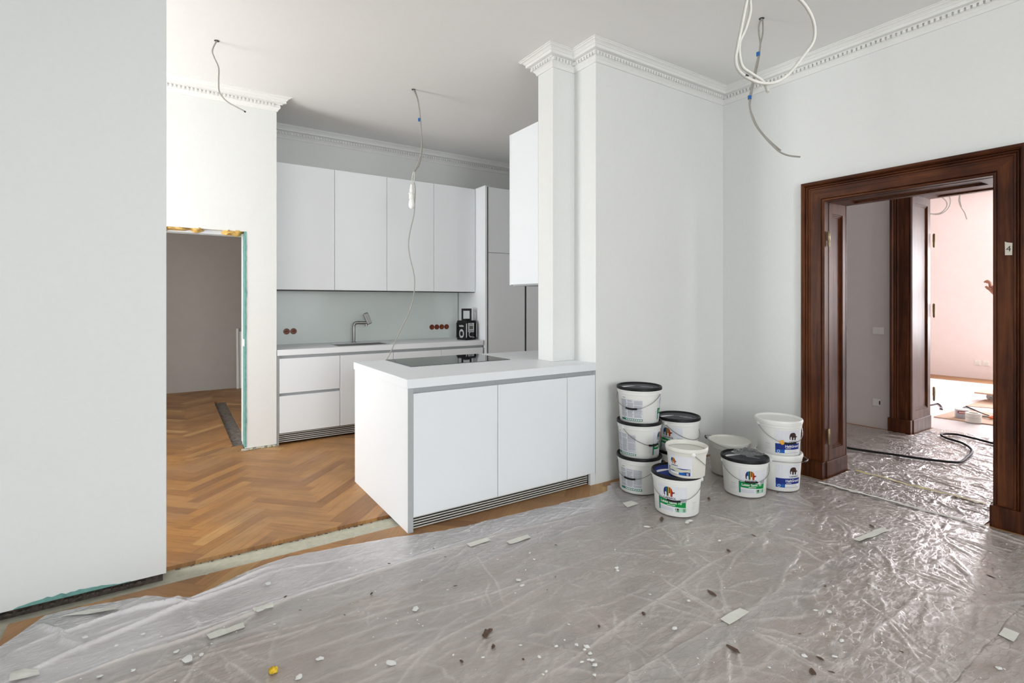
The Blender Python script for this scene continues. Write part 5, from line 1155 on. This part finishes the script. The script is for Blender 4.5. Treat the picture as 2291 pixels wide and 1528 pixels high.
# dust sheet in the far room
V, Fc = [], []; n1, n2 = 90, 70
for j in range(n2 + 1):
    for i in range(n1 + 1):
        x = 7.15 + 4.6 * i / n1; y = -0.5 + 4.6 * j / n2; w_ = 0.0008 + 0.0006 * noise.noise(Vector((x * 5, y * 9, 0)))
        V.append((x, y, max(0.0002, w_ * (0.2 + 0.8 * min(1, max(0, abs(x - 8.4) - 1.0))))))
for j in range(n2):
    for i in range(n1): a = j * (n1 + 1) + i; Fc.append([a, a + 1, a + n1 + 2, a + n1 + 1])
tag(mk('dust_sheet', V, Fc, M['film_floor'], smooth=True), 'pale dust sheet over the far room floor', 'dust sheet')
# white boards leaning in the side room
for i, (x, dx) in enumerate(((0.900, 0.0), (0.945, 0.006))):
    v, f = bxv(x - 0.017, x + 0.017, -0.008, 0.008, 0.0, 0.98 - 0.05 * i); rm = Matrix.Translation((0, 9.49 + 0.02 * i, 0.0)) @ Matrix.Rotation(math.radians(-4), 4, 'X')
    tag(mk('skirting_board', [tuple(rm @ Vector(p)) for p in v], f, M['stucco']), ['left white skirting board leaning in the side room corner', 'right white skirting board leaning in the side room corner'][i], 'board', 'skirting boards in the side room')

# ------------------------------------------------------------------ worker behind the casing (only the hand shows)
hp = at_x(2216, 638, 7.9)
BXc, BYc = 7.95, hp.y - 0.50
def skin_fig(name, nodes, edges, mat, parent=None, sub=2, root=0):
    me = bpy.data.meshes.new(name); me.from_pydata([n_[0] for n_ in nodes], edges, []); ob = bpy.data.objects.new(name, me); COL.objects.link(ob)
    md = ob.modifiers.new('skin', 'SKIN'); md.use_smooth_shade = True
    for i, n_ in enumerate(nodes): me.skin_vertices[0].data[i].radius = n_[1] if isinstance(n_[1], tuple) else (n_[1], n_[1])
    me.skin_vertices[0].data[root].use_root = True
    s2 = ob.modifiers.new('sub', 'SUBSURF'); s2.levels = sub; s2.render_levels = sub
    bpy.context.view_layer.update(); dg = bpy.context.evaluated_depsgraph_get(); m2 = bpy.data.meshes.new_from_object(ob.evaluated_get(dg))
    V = [tuple(v.co) for v in m2.vertices]; Fc = [list(p_.vertices) for p_ in m2.polygons]; bpy.data.objects.remove(ob); bpy.data.meshes.remove(m2); bpy.data.meshes.remove(me)
    return mk(name, V, Fc, mat, parent, smooth=True)
pe_ = thing('person', (BXc, BYc, 0), 'hand of a person mostly hidden behind the right door casing', 'person')
B = lambda x, y, z: (BXc + x, BYc + y, z)     # faces +y
hx, hy, hz = hp.x - BXc, hp.y - BYc, hp.z
wr = (hx, hy - 0.030, hz - 0.085)
nodes = [(B(0, 0, 0.95), (0.15, 0.11)), (B(0, 0.0, 1.10), (0.14, 0.10)), (B(0, 0.0, 1.28), (0.16, 0.11)), (B(0, 0, 1.42), (0.13, 0.09)), (B(0, 0.0, 1.50), (0.06, 0.06)), (B(0, 0.01, 1.57), (0.055, 0.055)), (B(0, 0.015, 1.64), (0.075, 0.088)), (B(0, 0.012, 1.72), (0.078, 0.095)), (B(0, 0.0, 1.78), (0.05, 0.06)),
         (B(-0.19, 0, 1.42), 0.06), (B(-0.24, 0.05, 1.22), 0.048), (B(-0.12, 0.30, 1.40), 0.040), (B(wr[0], wr[1], wr[2]), (0.027, 0.03)), (B(hx, hy - 0.012, hz - 0.045), (0.038, 0.023)), (B(hx, hy + 0.0, hz - 0.005), (0.040, 0.019)),
         (B(0.19, 0, 1.42), 0.06), (B(0.24, 0.02, 1.14), 0.048), (B(0.22, 0.12, 0.92), 0.036), (B(0.215, 0.15, 0.84), (0.03, 0.036)),
         (B(-0.09, 0, 0.86), 0.095), (B(-0.10, 0.01, 0.50), 0.062), (B(-0.10, -0.01, 0.10), 0.045), (B(-0.10, 0.10, 0.045), (0.045, 0.035)), (B(0.09, 0, 0.86), 0.095), (B(0.10, 0.01, 0.50), 0.062), (B(0.10, -0.01, 0.10), 0.045), (B(0.10, 0.10, 0.045), (0.045, 0.035))]
edges = [(0, 1), (1, 2), (2, 3), (3, 4), (4, 5), (5, 6), (6, 7), (7, 8), (3, 9), (9, 10), (10, 11), (11, 12), (12, 13), (13, 14), (3, 15), (15, 16), (16, 17), (17, 18), (0, 19), (19, 20), (20, 21), (21, 22), (0, 23), (23, 24), (24, 25), (25, 26)]
body = skin_fig('body', nodes, edges, M['skin'], pe_)
# clothing assigned by region of the one body mesh
me = body.data; me.materials.append(M['shirt']); me.materials.append(M['trousers']); me.materials.append(M['black'])
for p_ in me.polygons:
    c = p_.center + Vector((BXc, BYc, 0)); lx, ly, z = c.x - BXc, c.y - BYc, c.z
    arm = (ly > 0.30) or (lx > 0.12 and z < 0.98 and ly > 0.07 and z > 0.7)
    p_.material_index = 0 if (z > 1.50 or arm) else (3 if z < 0.085 else (2 if z < 0.98 else 1))
for k, (dx, l1, l2, up) in enumerate(((-0.027, 0.040, 0.040, 0.012), (-0.009, 0.045, 0.042, 0.016), (0.009, 0.042, 0.040, 0.014), (0.026, 0.034, 0.030, 0.008))):
    b0 = Vector(B(hx + dx, hy - 0.006, hz - 0.030)); skin_fig('finger', [(tuple(b0), 0.014), (tuple(b0 + Vector((0, 0.004, 0.026))), 0.014), (tuple(b0 + Vector((0, 0.010, 0.046 + up))), 0.0135), (tuple(b0 + Vector((0, 0.030, 0.048 + up + l1 * 0.5))), 0.012), (tuple(b0 + Vector((0.0, 0.030 + l2 * 0.7, 0.040 + up + l1 * 0.25))), 0.0105)], [(0, 1), (1, 2), (2, 3), (3, 4)], M['skin'], body, 2)
b0 = Vector(B(hx - 0.036, hy - 0.010, hz - 0.055)); skin_fig('thumb', [(tuple(b0), 0.018), (tuple(b0 + Vector((-0.012, 0.024, 0.022))), 0.0155), (tuple(b0 + Vector((-0.008, 0.044, 0.044))), 0.012)], [(0, 1), (1, 2)], M['skin'], body, 2)
b0 = Vector(B(0.215, 0.16, 0.83))
for k in range(4): q = b0 + Vector((-0.024 + 0.016 * k, 0.005, -0.005)); skin_fig('finger', [(tuple(q), 0.0095), (tuple(q + Vector((0, 0.012, -0.040))), 0.009), (tuple(q + Vector((0, 0.002, -0.075))), 0.0075)], [(0, 1), (1, 2)], M['skin'], body, 2)
q = b0 + Vector((-0.034, 0.01, 0.02)); skin_fig('thumb', [(tuple(q), 0.012), (tuple(q + Vector((-0.01, 0.02, -0.03))), 0.010), (tuple(q + Vector((-0.004, 0.025, -0.055))), 0.009)], [(0, 1), (1, 2)], M['skin'], body, 2)
hc = Vector(B(0, 0.0, 1.70))
bm = bmesh.new(); bmesh.ops.create_icosphere(bm, subdivisions=4, radius=1.0)
bmesh.ops.delete(bm, geom=[v for v in bm.verts if v.co.z < -0.1 + (0.75 if v.co.y > 0.35 else 0) * (v.co.y)], context='VERTS')
for v in bm.verts: v.co = hc + Vector((v.co.x * 0.090, v.co.y * 0.108, v.co.z * 0.120 + 0.005)) * (1 + 0.04 * noise.noise(v.co * 9))
bm.verts.index_update(); mk('hair', [tuple(v.co) for v in bm.verts], [[q.index for q in f.verts] for f in bm.faces], M['hair'], body, smooth=True); bm.free()
lathe('nose', [(0.013, 0), (0.012, 0.015), (0.004, 0.026)], B(0, 0.092, 1.655), M['skin'], body, segs=12, axis=(0, 1, -0.25))
for sx in (-1, 1):
    lathe('eye', [(0.011, 0), (0.009, 0.004), (0.003, 0.006)], B(sx * 0.030, 0.094, 1.685), M['l_white'], body, segs=12, axis=(0, 1, 0)); lathe('pupil', [(0.005, 0), (0.004, 0.002)], B(sx * 0.030, 0.0995, 1.685), M['ink'], body, segs=10, axis=(0, 1, 0))
    blob('ear', B(sx * 0.082, -0.004, 1.675), 0.010, 0.020, 0.030, M['skin'], body, seed=2, amp=0.15, sub=2)
v, f = bevelled(*bxv(-0.022, 0.022, -0.004, 0.006, -0.005, 0.005), 0.003, 2); mk('mouth', [(BXc + p_[0], BYc + 0.093 + p_[1], 1.615 + p_[2]) for p_ in v], f, M['red'], body)
